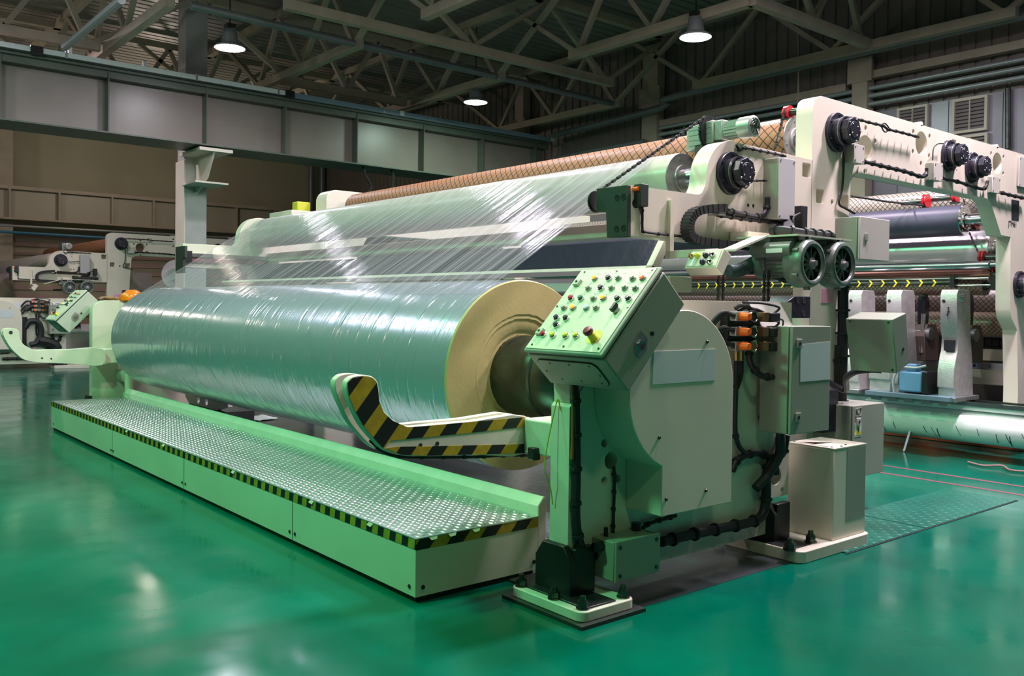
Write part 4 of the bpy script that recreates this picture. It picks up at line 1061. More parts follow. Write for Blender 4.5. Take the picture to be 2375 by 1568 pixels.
for (a, b, c, d, e), lb in (((1981, 2005, 333, 376, 1958), 'square junction box on the gantry below the largest bearing'),
                            ((2167, 2187, 375, 417, 2146), 'square junction box on the gantry touching the middle bearing'),
                            ((2302, 2320, 408, 446, 2290), 'square junction box on the gantry beyond the third bearing'),
                            ((2364, 2400, 362, 432, 2358), 'cream box on the gantry cut off by the picture edge')):
    jb = thing('junction_box', at(a, d, y=YA), lb, 'junction box', 'junction boxes on the gantry')
    jbox(a, b, c, d, e, jb, BOXP, BOXL, 'case')

# gear motor on top of the near arm
gy = 4.0
gx, gz = at(1752, 292, y=gy)[0], at(1752, 292, y=gy)[2]
root = thing('gear_motor', (gx, 4.2, gz-0.15), 'grey-green gear motor driving a chain on top of the near arm', 'motor')
MB().lathe((gx, gy, gz), (0, 1, 0), [(0.0, 0), (0.0, 0.066), (0.010, 0.080), (0.12, 0.080), (0.12, 0.064)], 28).build('fan_cowl', MOTOR, root)
m = MB()
for r in (0.02, 0.038, 0.056): m.lathe((gx, gy-0.004, gz), (0, 1, 0), [(0, r), (0.003, r+0.002), (0.006, r)], 24)
for k in range(6):
    a = k*math.pi/3; m.bar((gx, gy-0.002, gz), (gx+.066*math.cos(a), gy-0.002, gz+.066*math.sin(a)), 0.004)
m.build('fan_grille', DARKSTEEL, root)
m = MB().cyl((gx, gy+.12, gz), (gx, gy+.25, gz), 0.060, n=24)
for k in range(18):
    a = k*math.pi/9; m.bar((gx+.064*math.cos(a), gy+.125, gz+.064*math.sin(a)), (gx+.064*math.cos(a), gy+.245, gz+.064*math.sin(a)), 0.006, 0.016)
m.build('finned_body', MOTOR, root)
MB().box(gx-0.065, gx+0.065, gy+.25, gy+.33, gz-0.075, gz+0.08).build('flange_block', MOTOR, root, bevel=0.01)
MB().prismX([(gy+.33, gz-0.10), (gy+.585, gz-0.13), (gy+.585, gz+0.06), (gy+.33, gz+0.085)], gx-0.08, gx+0.08).build('gearbox', MOTOR, root, bevel=0.008)
m = MB()
for k in range(4): m.box(gx-0.085, gx+0.085, gy+.35, gy+.56, gz-0.09+k*0.04, gz-0.084+k*0.04)
m.build('gearbox_rib', MOTOR, root)
MB().box(gx-0.08, gx+0.08, gy+.26, gy+.50, gz-0.24, gz-0.09).build('mounting_foot', mat('brown_mount', (0.10, 0.06, 0.055), 0.5), root)
q = at(1379, 468, x=at(1458, 429, y=YA)[0]-0.015)
sx, sz, sy = gx-0.01, gz+0.0, q[1]
m = MB().lathe((sx, sy, sz), (0, 1, 0), [(-.01, .05), (-.01, .135), (.01, .135), (.01, .05)], 40)
for k in range(36):
    a = k*math.pi/18; c = (sx+.14*math.cos(a), sy, sz+.14*math.sin(a)); m.box(c[0]-.007, c[0]+.007, sy-.006, sy+.006, c[2]-.007, c[2]+.007)
m.build('chain_wheel', BLACK, root); MB().cyl((sx, gy+.58, sz), (sx, sy+.03, sz), 0.045, n=20).build('hub', DARKSTEEL, root)
conduit([(gx-0.02, gy+.28, gz-0.07), (gx-0.01, gy+.2, gz-0.2), (gx+0.02, gy+.22, gz-0.30), (gx+0.08, 4.085, gz-0.24)], 0.011, root, 'motor_cable', CABLEGREY)
# chain from the gear motor to the end block
def strand(a, b, r, label, name='roller_chain', m_=RUBBER, pitch=0.03):
    a, b = Vector(a), Vector(b); L = (b-a).length; n = int(L/pitch); d_ = (b-a).normalized(); m = MB()
    for k in range(n):
        c = a+d_*(k+.5)*pitch; w = r if k % 2 else r*0.6
        m.tube([c-d_*pitch*.55, c+d_*pitch*.55], w, 4)
    o = m.build(name, m_); return tag(o, label, 'chain')
strand((sx-0.05, sy, sz+0.13), (q[0]+0.02, sy, q[2]+0.065), 0.0135, 'black chain running down from the gear motor to the dark end block')

# red pulleys with shaft, on top of the near arm and in the gantry opening
def pulley(c, label, yend, r=0.075, ys=0.05, guard=True):
    root = thing('rope_pulley', (c[0], c[1], c[2]-r), label, 'pulley', 'red rope pulleys')
    X, Y, Z = c
    MB().lathe((X, Y-ys/2, Z), (0, 1, 0), [(0, 0), (0, r), (ys*.3, r), (ys*.5, r*.8), (ys*.7, r), (ys, r), (ys, 0)], 28).build('wheel', RED, root)
    MB().cyl((X, Y+ys, Z), (X, yend, Z), 0.032, n=16).build('shaft', DARKSTEEL, root)
    if guard: MB().box(X-r*.9, X+r*.5, Y-ys*.8, Y+ys*.8, Z-r*1.2, Z-r*0.9).build('guard_plate', BLACK, root)
    return root
q = at(1828, 262, y=4.55)
pulley((q[0], 4.55, q[2]), 'red pulley on the shaft above the near arm, beside the gantry top', 4.27, 0.062)
strand((q[0]-0.07, 4.53, q[2]+0.03), at(1796, 349, y=4.50), 0.012, 'black and silver chain hanging from the red pulley above the near arm', m_=DARKSTEEL)

# ---------------------------------------------------------------- control panel
PA, PB = np.array([3.129, 0, 1.412]), np.array([3.563, 0, 1.867])
U = (PB-PA)/np.linalg.norm(PB-PA); N = np.array([-U[2], 0, U[0]])
PY0, PY1, PD = 3.10, 3.70, 0.277
FLEN = float(np.linalg.norm(PB-PA))
BTN = dict(
 amber=[(895, 215), (995, 445), (640, 560)], red_lit=[(1455, 210)], teal_lit=[(795, 560)],
 pale=[(1170, 210), (1340, 215), (820, 330), (1090, 325), (1245, 325), (1370, 330), (880, 450), (535, 560), (910, 560)],
 dark=[(1060, 215), (970, 330), (1165, 455), (1290, 455), (450, 680), (560, 685), (445, 765)],
 red=[(620, 450), (290, 875)], teal=[(735, 450)], yellow=[(405, 885), (555, 890), (675, 890)])
MATS = dict(amber=L_ORANGE, red_lit=L_RED, teal_lit=L_TEAL, pale=PALE, dark=NAVYB, red=REDB, teal=TEALB, yellow=YELB)
LBL = dict(amber='lit amber push button', red_lit='lit red push button', teal_lit='lit mint push button', pale='pale push button', dark='dark push button', red='dark red push button', teal='teal push button', yellow='yellow push button')
def control_panel(label, off=(0, 0, 0), sc=1.0, full=True, paint=BOXP):
    def T(p): # local frame: a along Y from the right edge, b up the face, c out of the face
        return tuple(np.array(off)+sc*np.array(p))
    def L3(a, b, c):
        q = PA+U*b+N*c
        return T((q[0], PY0+a, q[2]))
    base = L3(0.3, 0.3, -PD)
    root = thing('control_panel', base, label, 'control panel', None)
    def slab(a0, a1, b0, b1, c0, c1):
        m = MB(); vs = [L3(a, b, c) for c in (c0, c1) for a, b in ((a0, b0), (a1, b0), (a1, b1), (a0, b1))]
        return m.add(vs, [(0, 1, 2, 3), (7, 6, 5, 4), (0, 4, 5, 1), (1, 5, 6, 2), (2, 6, 7, 3), (3, 7, 4, 0)])
    W = PY1-PY0
    slab(0.004, W-0.004, 0.004, FLEN-0.004, -PD, -0.035).build('case', paint, root, bevel=0.008)
    slab(0.012, W-0.012, 0.012, FLEN-0.012, -0.037, -0.022).build('door_seal', BLACK, root)
    slab(0, W, 0, FLEN, -0.024, 0).build('door_frame', paint, root, bevel=0.009)
    pl = slab(0.022, W-0.012, 0.016, FLEN-0.012, 0, 0.004).build('front_plate', STEPP, root, bevel=0.0015)
    m = MB()
    for a in (0.045, W/2, W-0.05):
        for b in (0.04, FLEN-0.03): m.cyl(L3(a, b, 0.004), L3(a, b, 0.008), 0.006*sc, n=8)
    for a in (0.04, W-0.03): m.cyl(L3(a, FLEN*.52, 0.004), L3(a, FLEN*.52, 0.008), 0.006*sc, n=8)
    m.build('screw', DARKSTEEL, pl)
    # lower gland plate
    def low(a, d, e): # on the lower face: a along Y, d into depth, e outwards
        q = PA-N*d-U*e; return T((q[0], PY0+a, q[2]))
    rr = rrect(0.10, W-0.05, 0.07, PD-0.035, 0.04, 5)
    m = MB(); n = len(rr); vs = [low(a, d, 0.0-0.004) for a, d in rr]+[low(a, d, 0.003) for a, d in rr]
    m.add(vs, [tuple(range(n)), tuple(range(2*n-1, n-1, -1))]+[(i, (i+1) % n, (i+1) % n+n, i+n) for i in range(n)])
    m.build('gland_plate', paint, root)
    rr2 = rrect(0.096, W-0.046, 0.066, PD-0.031, 0.043, 5); m = MB(); vs = [low(a, d, 0.0-0.004) for a, d in rr2]+[low(a, d, 0.001) for a, d in rr2]
    m.add(vs, [tuple(range(n)), tuple(range(2*n-1, n-1, -1))]+[(i, (i+1) % n, (i+1) % n+n, i+n) for i in range(n)])
    m.build('gland_gasket', INK, root)
    m = MB()
    for a, d in ((.15, .09), (.3, .09), (.45, .09), (.15, .22), (.3, .22), (.45, .22), (.12, .16), (W-.07, .16)): m.cyl(low(a, d, 0.002), low(a, d, 0.006), 0.006*sc, n=8)
    m.build('gland_screw', DARKSTEEL, root)
    # lock on the side
    q = PA+U*(FLEN*.36)-N*0.17; c = T((q[0], PY0, q[2]))
    MB().add([tuple(np.array(c)+sc*np.array(v)) for v in [(0.0, -.002, .075), (.05, -.002, .035), (.05, -.002, -.02), (0, -.002, -.07), (-.045, -.002, -.035), (-.045, -.002, .02)]], [(0, 1, 2, 3, 4, 5)]).build('lock_plate', DULLSTEEL, root)
    MB().lathe(c, (0, -1, 0), [(0.0, .024*sc), (.012*sc, .024*sc), (.012*sc, .017*sc), (.008*sc, 0)], 20).build('lock_barrel', CHROME, root)
    q = PA+U*(FLEN*.52)-N*0.19; c = T((q[0], PY0, q[2])); MB().cyl(c, (c[0], c[1]-.008*sc, c[2]), .012*sc, n=14).build('side_screw', DARKSTEEL, root)
    # buttons
    O = PA+np.array([0, PY0, 0])
    def loc(x, y, lift):
        X_, Y_, Z_ = at(1200+x/5.057, 600+y/5.057, plane=(PA+np.array([0, PY0, 0])+N*lift, N))
        b = (np.array([X_, 0, Z_])-PA) @ U; return Y_-PY0, b
    for kind, ps in BTN.items():
        for x, y in ps:
            a, b = loc(x, y, 0.020)
            o = MB().lathe(L3(a, b, 0.004), tuple(N), [(0, .0185*sc), (.010*sc, .0185*sc), (.013*sc, .0160*sc), (.013*sc, 0)], 18).build('push_button', CHROME if kind in ('dark', 'yellow', 'red', 'teal') else DULLSTEEL, root)
            o['label'] = LBL[kind]
            MB().lathe(L3(a, b, 0.0168), tuple(N), [(0, .0135*sc), (.009*sc, .0135*sc), (.011*sc, .011*sc), (.0115*sc, 0)], 18).build('lens', MATS[kind], o)
    a, b = loc(1125, 560, 0.035)
    o = MB().lathe(L3(a, b, 0.004), tuple(N), [(0, .021*sc), (.016*sc, .020*sc), (.016*sc, 0)], 20).build('selector_switch', DULLSTEEL, root)
    slab(a-.010, a+.010, b-.026, b+.026, .018, .042).build('knob', BLACK, o, bevel=0.003)
    a, b = loc(900, 918, 0.006)
    o = MB().lathe(L3(a, b, 0.004), tuple(N), [(0, .048*sc), (.0015*sc, .048*sc), (.0015*sc, 0)], 36).build('stop_plate', YELB, root)
    a, b = loc(895, 940, 0.008)
    o = MB().lathe(L3(a, b, 0.0045), tuple(N), [(0, .022*sc), (.03*sc, .020*sc), (.045*sc, .018*sc)], 24).build('emergency_stop', YELLOW, root)
    MB().lathe(L3(a, b, 0.048), tuple(N), [(0, .018*sc), (.008*sc, .026*sc), (.022*sc, .027*sc), (.030*sc, .022*sc), (.032*sc, 0)], 28).build('mushroom', MAROON, o)
    for x, y in ((695, 270), (255, 845)):
        a, b = loc(x, y, 0.02)
        o = slab(a-.02, a+.02, b-.022, b+.022, .004, .022).build('key_switch', PALE, root, bevel=0.002)
        MB().cyl(L3(a, b, .022), L3(a, b, .027), .007*sc, n=12).build('keyhole', INK, o)
    # printed legends beside the buttons
    rnd = random.Random(5); m = MB()
    for kind, ps in BTN.items():
        for x, y in ps:
            a, b = loc(x, y, 0.02)
            for k in range(5):
                aa = a+rnd.uniform(-.03, .025); bb = b+.032+rnd.uniform(-.003, .012); w = rnd.uniform(.002, .006)
                m.add([L3(aa, bb, .0047), L3(aa+w, bb, .0047), L3(aa+w, bb+.002, .0047), L3(aa, bb+.002, .0047)], [(0, 1, 2, 3)])
    m.build('printed_legend', INK, pl)
    return root
control_panel('large tilted green-lit control panel full of buttons with red emergency stop')
# bracket that carries the panel
tag(MB().prismY([(3.36, 1.12), (3.55, 1.12), (3.72, 1.52), (3.66, 1.58), (3.352, 1.232)], 3.56, 3.695).build('panel_bracket', CREAM, bevel=0.004), 'cream bracket between the large control panel and the side frame', 'bracket')

# ---------------------------------------------------------------- boxes on and beside the near pedestal
# junction box low on the plate
yf = 3.36
a = at(1430, 1260, y=yf); b = at(1531, 1236, y=yf); zb = at(1431, 1351, y=yf)[2]
root = thing('junction_box', ((a[0]+b[0])/2, 3.45, zb), 'dull green junction box low on the near side frame above the floor', 'junction box')
MB().box(a[0]-0.004, b[0], yf+0.018, YP-0.004, zb, a[2]).build('case', BOXP, root, bevel=0.006)
MB().box(a[0]-0.002, b[0]+0.004, yf, yf+0.015, zb-0.004, a[2]+0.004).build('lid', BOXP, root, bevel=0.004)
m = MB()
for X in (a[0]+.03, b[0]-.03):
    for Z in (zb+.03, a[2]-.03): m.cyl((X, yf, Z), (X, yf-.006, Z), 0.011, n=12)
m.build('lid_screw', DARKSTEEL, root)
for p, q, r in (((a[0]-.06, 3.47, (a[2]+zb)/2+.07), (a[0], 3.47, (a[2]+zb)/2+.07), 0.028), ((a[0]+.06, 3.5, a[2]), (a[0]+.06, 3.5, a[2]+.05), .013),
                ((b[0]-.06, 3.49, a[2]), (b[0]-.06, 3.49, a[2]+.045), .028), ((b[0], 3.47, a[2]-.08), (b[0]+.06, 3.48, a[2]-.08), .034)):
    MB().cyl(p, q, r, n=14).build('cable_gland', BLACK, root)

# switch cabinet
yf = face_y(1836, 900, 1762, 3.50)
X0, X1 = at(1836, 880, y=yf)[0], at(1925, 880, y=yf)[0]
zt, zb = at(1836, 757, y=yf)[2], at(1836, 1009, y=yf)[2]
root = thing('switch_cabinet', ((X0+X1)/2, 3.4, zb), 'switch cabinet with a pale blank sheet on its door, beside the gear cover', 'electrical cabinet')
MB().box(X0, X1, yf+0.03, 3.50, zb, zt).build('case', BOXP, root, bevel=0.006)
MB().box(X0+.006, X1-.006, yf+0.02, yf+0.03, zb+.006, zt-.006).build('door_seal', INK, root)
dr = MB().box(X0, X1, yf, yf+0.022, zb, zt).build('door', BOXP, root, bevel=0.005)
for px, py in ((1852, 797), (1849, 968)):
    q = at(px, py, y=yf); o = MB().box(q[0]-.028, q[0]+.028, yf-.012, yf, q[2]-.03, q[2]+.03).build('latch', BOXP, dr, bevel=0.003)
    m = MB().cyl((q[0], yf-.0125, q[2]), (q[0], yf-.014, q[2]), .013, n=14).build('latch_key', INK, dr)
pl = polyY([(1856, 799), (1925, 792), (1924.5, 880), (1855.5, 886)], yf)
MB().prismY(pl, yf-0.0025, yf).build('blank_sheet', LABELP, dr)
m = MB()
for Z in (zb+.08, zt-.12):
    for X in (X0+.08, X1-.08): m.cyl((X, 3.5, Z), (X, YP, Z), 0.018, n=10)
m.build('standoff', BLACK, root)
conduit([at(1738, 800, y=3.47), at(1739, 835, y=3.45), at(1748, 855, y=3.43), at(1768, 872, y=3.40), (X0, 3.40, at(1770, 876, y=3.40)[2])], 0.02, root, 'inlet_cable', clamps=3)
m = MB(); yy = 3.40
m.cyl((X0+.1, yy, zb), (X0+.1, yy, zb-.06), .03, n=14)
m.build('cable_gland', BLACK, root)
conduit([(X0+.1, yy, zb-.04), (X0+.12, yy+.02, zb-.16), (X0+.08, yy+.08, zb-.30), (X0-.02, yy+.1, zb-.38)], 0.033, root, 'outlet_cable')

# sloped cover on the pedestal top, with dark hinge block behind it
yq = 3.60
q = polyY([(1735, 697), (1808, 700), (1845, 766), (1772, 765)], yq)
root = thing('sloped_cover', at(1790, 750, y=yq), 'pale sheet-metal cover leaning behind the switch cabinet', 'cover plate')
a, b = at(1735, 698, y=3.66), at(1843, 700, y=3.66)
pl = [at(1735, 698, y=3.545), at(1808, 700, y=3.545), at(1846, 768, y=3.44), at(1772, 768, y=3.44)]
m = MB(); nn = Vector((0, 0.003, -0.003))
m.add([tuple(p) for p in pl]+[tuple(Vector(p)+nn) for p in pl], [(0, 1, 2, 3), (7, 6, 5, 4), (0, 4, 5, 1), (1, 5, 6, 2), (2, 6, 7, 3), (3, 7, 4, 0)])
m.build('sheet', BOXL, root)
qa = at(1845, 690, y=3.95); qb = at(1880, 735, y=3.95)
root = thing('bearing_block', qa, 'black block with three large bolts behind the sloped cover', 'bearing block')
xa_, xb_ = at(1822, 700, y=3.9)[0], at(1880, 700, y=3.9)[0]; za_, zb_ = at(1880, 688, y=3.9)[2], at(1880, 738, y=3.9)[2]
MB().prismY([(xa_, (za_*2+zb_)/3), (xa_+.12, za_), (xb_, za_), (xb_, zb_), (xa_+.16, zb_)], 3.9, 4.09).build('block', BEARING, root, bevel=0.005)
m = MB()
for px, py in ((1850, 697), (1865, 697), (1864, 727)):
    q = at(px, py, y=3.9); m.lathe((q[0], 3.901, q[2]), (0, -1, 0), [(0, .025), (.004, .025), (.004, .017), (0, 0)], 16)
m.build('socket_bolt', INK, root)

# pneumatic valve bank
BROWNMET = mat('brown_metal', (0.22, 0.12, 0.06), 0.35, metal=0.6)
yv = 3.49
a, b = at(1688, 722, y=yv), at(1752, 800, y=yv)
root = thing('valve_manifold', (a[0]+.15, yv, b[2]), 'valve manifold with three orange knobs and tangled wiring', 'valve bank')
MB().box(a[0], b[0], yv, YP-.002, b[2], a[2]).build('mounting_block', BLACK, root, bevel=0.004)
for px, py in ((1718, 738), (1717, 773), (1717, 807)):
    c = at(px, py-4, y=yv-.05)
    MB().box(c[0]-.05, c[0]+.26, yv-.055, yv, c[2]-.03, c[2]+.03).build('valve_body', DULLSTEEL, root, bevel=0.004)
    o = MB().cyl((c[0], yv-.055, c[2]), (c[0], yv-.12, c[2]), .027, .024, n=8).build('orange_knob', ORANGE, root, bevel=0.003)
    g = MB().lathe((c[0]+.10, yv-.055, c[2]), (0, -1, 0), [(0, .040), (.03, .040), (.03, .032), (.026, .030), (.026, 0)], 24).build('pressure_gauge', CHROME, root)
    MB().cyl((c[0]+.10, yv-.082, c[2]), (c[0]+.10, yv-.083, c[2]), .026, n=20).build('gauge_face', BRASS if py == 807 else DARKSTEEL, g)
    MB().box(c[0]+.16, c[0]+.215, yv-.115, yv-.055, c[2]-.033, c[2]+.028).build('solenoid', BROWNMET, root, bevel=0.003)
    MB().box(c[0]+.22, c[0]+.33, yv-.12, yv-.06, c[2]-.035, c[2]+.025).build('connector_plug', BLACK, root, bevel=0.006)
    for k in range(2):
        e = c[0]-.06
        conduit([(c[0]-.02, yv-.03, c[2]+.008-.012*k), (e, yv-.035, c[2]+.01), (e-.10, yv-.02, c[2]+.02-.02*k), (e-.2, yv+.03, c[2]-.10-.03*k)], 0.013, root, 'air_hose')
    MB().cyl((c[0]-.05, yv-.03, c[2]), (c[0]-.02, yv-.03, c[2]), .02, n=8).build('hose_fitting', BRASS, root)
    conduit([(c[0]+.30, yv-.09, c[2]+.02), (c[0]+.34, yv-.10, c[2]+.06), (c[0]+.22, yv-.06, c[2]+.085), (c[0]+.06, yv-.02, c[2]+.09)], 0.008, root, 'wire')
    conduit([(c[0]+.32, yv-.09, c[2]-.01), (c[0]+.39, yv-.10, c[2]-.03), (c[0]+.38, yv-.08, c[2]-.12)], 0.006, root, 'wire')
conduit([at(1705, 716, y=yv), at(1720, 708, y=yv-.02), at(1740, 716, y=yv-.02), at(1762, 722, y=yv-.04), at(1788, 738, y=yv-.06)], 0.014, root, 'wire_bundle')
conduit([at(1712, 722, y=yv-.01), at(1735, 713, y=yv-.02), at(1750, 725, y=yv-.04), at(1775, 733, y=yv-.06)], 0.010, root, 'wire_bundle')
m = MB()
for px in (1707, 1719):
    c0, c1 = at(px, 803, y=3.51), at(px, 836, y=3.51); m.cyl(c0, c1, 0.018, n=10)
m.build('brass_stem', BRASS, root)

# rear machine cabinet on the rear foot
root = thing('machine_cabinet', (5.75, 3.44, 0.08), 'square cream-green cabinet standing on the rear foot plate', 'cabinet')
MB().box(5.534, 5.957, 3.259, 3.62, 0.08, 0.700).build('case', CREAM, root, bevel=0.006)
MB().prismZ([(5.532, 3.257), (5.958, 3.257), (5.958, 3.622), (5.532, 3.622)], 0.700, 0.713, [[(5.56, 3.33), (5.60, 3.33), (5.60, 3.56), (5.56, 3.56)]]).build('top_plate', CREAM, root, bevel=0.003)
MB().box(5.70, 5.945, 3.2565, 3.259, 0.20, 0.695).build('access_panel', BOXP, root)
m = MB()
for x, y in ((5.57, 3.30), (5.66, 3.28), (5.57, 3.59), (5.75, 3.3)): m.cyl((x, y, .713), (x, y, .717), .008, n=8)
m.build('screw', INK, root)
# fuse cabinet behind it
yf = 3.75
X0, X1 = at(1978, 1010, y=yf)[0], at(2050, 1010, y=yf)[0]; zt, zb = at(1990, 941, y=yf)[2], at(2010, 1103, y=yf)[2]
root = thing('fuse_cabinet', ((X0+X1)/2, 3.9, zb), 'grey-green cabinet tagged with a warning triangle, behind the square cabinet', 'electrical cabinet')
MB().box(X0, X1, yf+.02, YA-.005, zb, zt).build('case', BOXP, root, bevel=0.006)
MB().box(X0+.004, X1-.004, yf+.012, yf+.02, zb+.004, zt-.004).build('door_seal', INK, root)
dr = MB().box(X0, X1, yf, yf+.014, zb, zt).build('door', BOXP, root, bevel=0.005)
q = at(1976+.0, 958, y=yf); cX = X0+0.075
zt1 = at(1976, 948, y=yf)[2]; zt2 = at(1976, 967, y=yf)[2]
MB().box(cX-.045, cX+.045, yf-.003, yf, zt2, zt1).build('tag_plate', CREAM, dr)
lettering('K7', 0.075, (cX, yf-.0045, (zt1+zt2)/2), FACE_NEG_Y, INK, dr)
z1 = at(1976, 980, y=yf)[2]
MB().box(cX-.03, cX+.03, yf-.012, yf, z1-.03, z1+.03).build('latch', BOXL, dr, bevel=0.003)
MB().cyl((cX, yf-.012, z1), (cX, yf-.015, z1), .012, n=12).build('latch_key', INK, dr)
z2 = at(1976, 999, y=yf)[2]
MB().box(cX-.05, cX+.05, yf-.002, yf, z2-.055, z2+.055).build('warning_plate', WHITE, dr)
MB().prismY([(cX-.045, z2-.04), (cX+.045, z2-.04), (cX, z2+.045)], yf-.004, yf-.002).build('warning_triangle', YELLOW, dr)
MB().prismY([(cX+.004, z2+.028), (cX-.012, z2-.004), (cX, z2-.004), (cX-.006, z2-.03), (cX+.013, z2+.004), (cX+.002, z2+.004)], yf-.0055, yf-.004).build('flash_sign', INK, dr)
# small black-framed unit in front of the gantry leg
a, b = at(1925, 905, y=3.9), at(1943, 1000, y=3.9)
tag(MB().prismY(rrect(a[0]-.12, b[0], b[2], a[2], .03), 3.9, 4.09).build('ventilation_unit', BEARING, bevel=0.005), 'black rounded unit between the switch cabinet and gantry leg', 'vent unit')

# tilted operator box on a bent tube
yt = 3.2
pl = polyY([(2068.5, 741), (2102, 725), (2110, 842), (2080, 867)], yt)
root = thing('terminal_box', (6.3, 3.4, 1.2), 'tilted dark green terminal box on a bent black tube before the knife stands', 'operator box')
MB().prismY(pl, yt, 3.56).build('case', BOXP, root, bevel=0.008)
q = at(2095, 810, y=yt); MB().cyl((q[0]-.005, yt-.004, q[2]), (q[0]-.005, yt, q[2]), .014, n=12).build('keyhole', INK, root)
m = MB()
for px, py in ((1971, 744), (2060, 747), (2070, 858)):
    c = at(px, py, plane=((pl[0][0], yt, pl[0][1]), (-(pl[0][1]-pl[3][1]), 0, -(pl[3][0]-pl[0][0])))); m.sphere(c, .010, 8, 6)
m.build('screw', DARKSTEEL, root)
conduit([(6.62, 4.09, 1.12), at(1957, 905, y=3.95), at(1962, 878, y=3.80), at(1985, 862, y=3.6), at(2020, 857, y=3.45), at(2045, 858, y=3.38)], 0.026, root, 'support_tube', BLACK)

# upper box hung on the gantry leg
yf = 3.72
X0, X1 = at(1994, 555, y=yf)[0], at(2063, 555, y=yf)[0]; zt, zb = at(1994, 501, y=yf)[2], at(1994, 601, y=yf)[2]
root = thing('relay_box', ((X0+X1)/2, 3.9, zb), 'square relay box with pale door high on the gantry leg', 'electrical box')
MB().box(X0, X1, yf+.025, 3.94, zb, zt).build('case', BOXP, root, bevel=0.006)
MB().box(X0+.006, X1-.006, yf+.016, yf+.026, zb+.006, zt-.006).build('door_seal', INK, root)
dr = MB().box(X0, X1, yf, yf+.018, zb, zt).build('door', BOXL, root, bevel=0.005)
q = at(2008, 550, y=yf); MB().box(q[0]-.02, q[0]+.02, yf-.012, yf, q[2]-.03, q[2]+.03).build('latch', BOXP, dr, bevel=0.003)
MB().box(X0+.1, X1-.1, 3.94, YA, zb+.05, zb+.15).build('mounting_bracket', BLACK, root)

# blower shelf, two blowers, hose, operator box
ys = 3.46
zs = at(1849, 542, y=ys)[2]; xs0 = at(1849, 542, y=ys)[0]; xs1 = at(1977, 555, y=ys)[0]
root = thing('blower_shelf', ((xs0+xs1)/2, 3.8, zs), 'bent cream-green shelf plate under the near arm holding the two blowers', 'shelf')
m = MB().box(xs0, xs1, ys, 3.96, zs-.012, zs)
pz = at(1700, 578, y=3.72)
m.add([(xs0, ys+.24, zs), (xs0, ys+.36, zs), (pz[0], 3.82, pz[2]), (pz[0], 3.70, pz[2]), (xs0, ys+.24, zs-.014), (xs0, ys+.36, zs-.014), (pz[0], 3.82, pz[2]-.014), (pz[0], 3.70, pz[2]-.014)],
      [(0, 1, 2, 3), (7, 6, 5, 4), (0, 4, 5, 1), (1, 5, 6, 2), (2, 6, 7, 3), (3, 7, 4, 0)])
m.build('plate', STEPP, root)
MB().box(xs0+.1, xs1-.1, 3.93, 4.09, zs-.06, zs+.05).build('wall_bracket', CREAM, root)
conduit([at(1790, 536, y=3.9), at(1815, 535, y=3.8), at(1860, 541, y=3.72), at(1930, 549, y=3.72)], 0.035, root, 'cable_duct', clamps=6)
conduit([at(1828, 500, y=4.0), at(1826, 520, y=4.0), at(1825, 540, y=3.9)], 0.055, root, 'riser_hose')
q = at(1858, 502, y=4.0); MB().box(q[0]-.05, q[0]+.03, 3.96, 4.08, q[2]-.10, q[2]+.08).build('plug_socket', RUBBER, root, bevel=0.006)
conduit([at(1855, 495, y=3.97), at(1840, 505, y=3.95), at(1842, 530, y=3.93), at(1850, 535, y=3.93)], 0.009, root, 'plug_cable')
def blower(px, py, label):
    yf = 3.42; c = at(px, py, y=yf); X, Z = c[0], c[2]; r = 0.166
    root = thing('side_channel_blower', (X, 3.6, Z-r), label, 'blower', 'twin blowers under the arm')
    MB().lathe((X, yf, Z), (0, 1, 0), [(0.02, r*.70), (0.004, r*.74), (0, r*.82), (0.006, r*.93), (0.03, r), (0.13, r), (0.15, r*.94), (0.15, 0)], 48).build('impeller_housing', BLOWER, root)
    MB().lathe((X, yf, Z), (0, 1, 0), [(0.05, 0), (0.05, r*.71), (0.02, r*.70)], 40).build('inner_dish', DARKSTEEL, root)
    m = MB()
    for k in range(10):
        a = k*math.pi/5+.2; m.bar((X+.03*math.cos(a), yf+.03, Z+.03*math.sin(a)), (X+r*.70*math.cos(a), yf+.04, Z+r*.70*math.sin(a)), .007, .02)
    m.build('spoke', BLOWER, root)
    MB().lathe((X, yf+.06, Z), (0, -1, 0), [(0, .042), (.05, .040), (.05, .024), (.075, .022), (.078, 0)], 24).build('hub', DULLSTEEL, root)
    for k in range(6):
        a = k*math.pi/3+.5; MB().cyl((X+r*1.02*math.cos(a), yf+.03, Z+r*1.02*math.sin(a)), (X+r*1.02*math.cos(a), yf+.07, Z+r*1.02*math.sin(a)), .014, n=8).build('lug', BLOWER, root)
    m = MB().cyl((X, yf+.15, Z+.01), (X, yf+.33, Z+.01), r*.55, n=28)
    for k in range(20):
        a = k*math.pi/10; m.bar((X+r*.58*math.cos(a), yf+.16, Z+.01+r*.58*math.sin(a)), (X+r*.58*math.cos(a), yf+.32, Z+.01+r*.58*math.sin(a)), .006, .02)
    m.build('finned_motor', BLOWER, root)
    MB().cyl((X, yf+.33, Z+.01), (X, yf+.44, Z+.01), r*.64, n=28).build('motor_cowl', BLOWER, root, bevel=0.01)
    MB().box(X-.09, X+.09, yf+.10, yf+.30, Z+r*.62, Z+r*1.10).build('terminal_block', BLOWER, root, bevel=0.01)
    m = MB().box(X-.05, X-.03, yf+.05, yf+.1, Z+r*.9, zs-.012).box(X+.03, X+.05, yf+.05, yf+.1, Z+r*.9, zs-.012)
    m.build('hanger', DULLSTEEL, root)
    return root
bl = blower(1888, 611, 'dark green blower with the ribbed hose, under the near arm')
blower(1960, 614, 'dark green blower below the relay box')
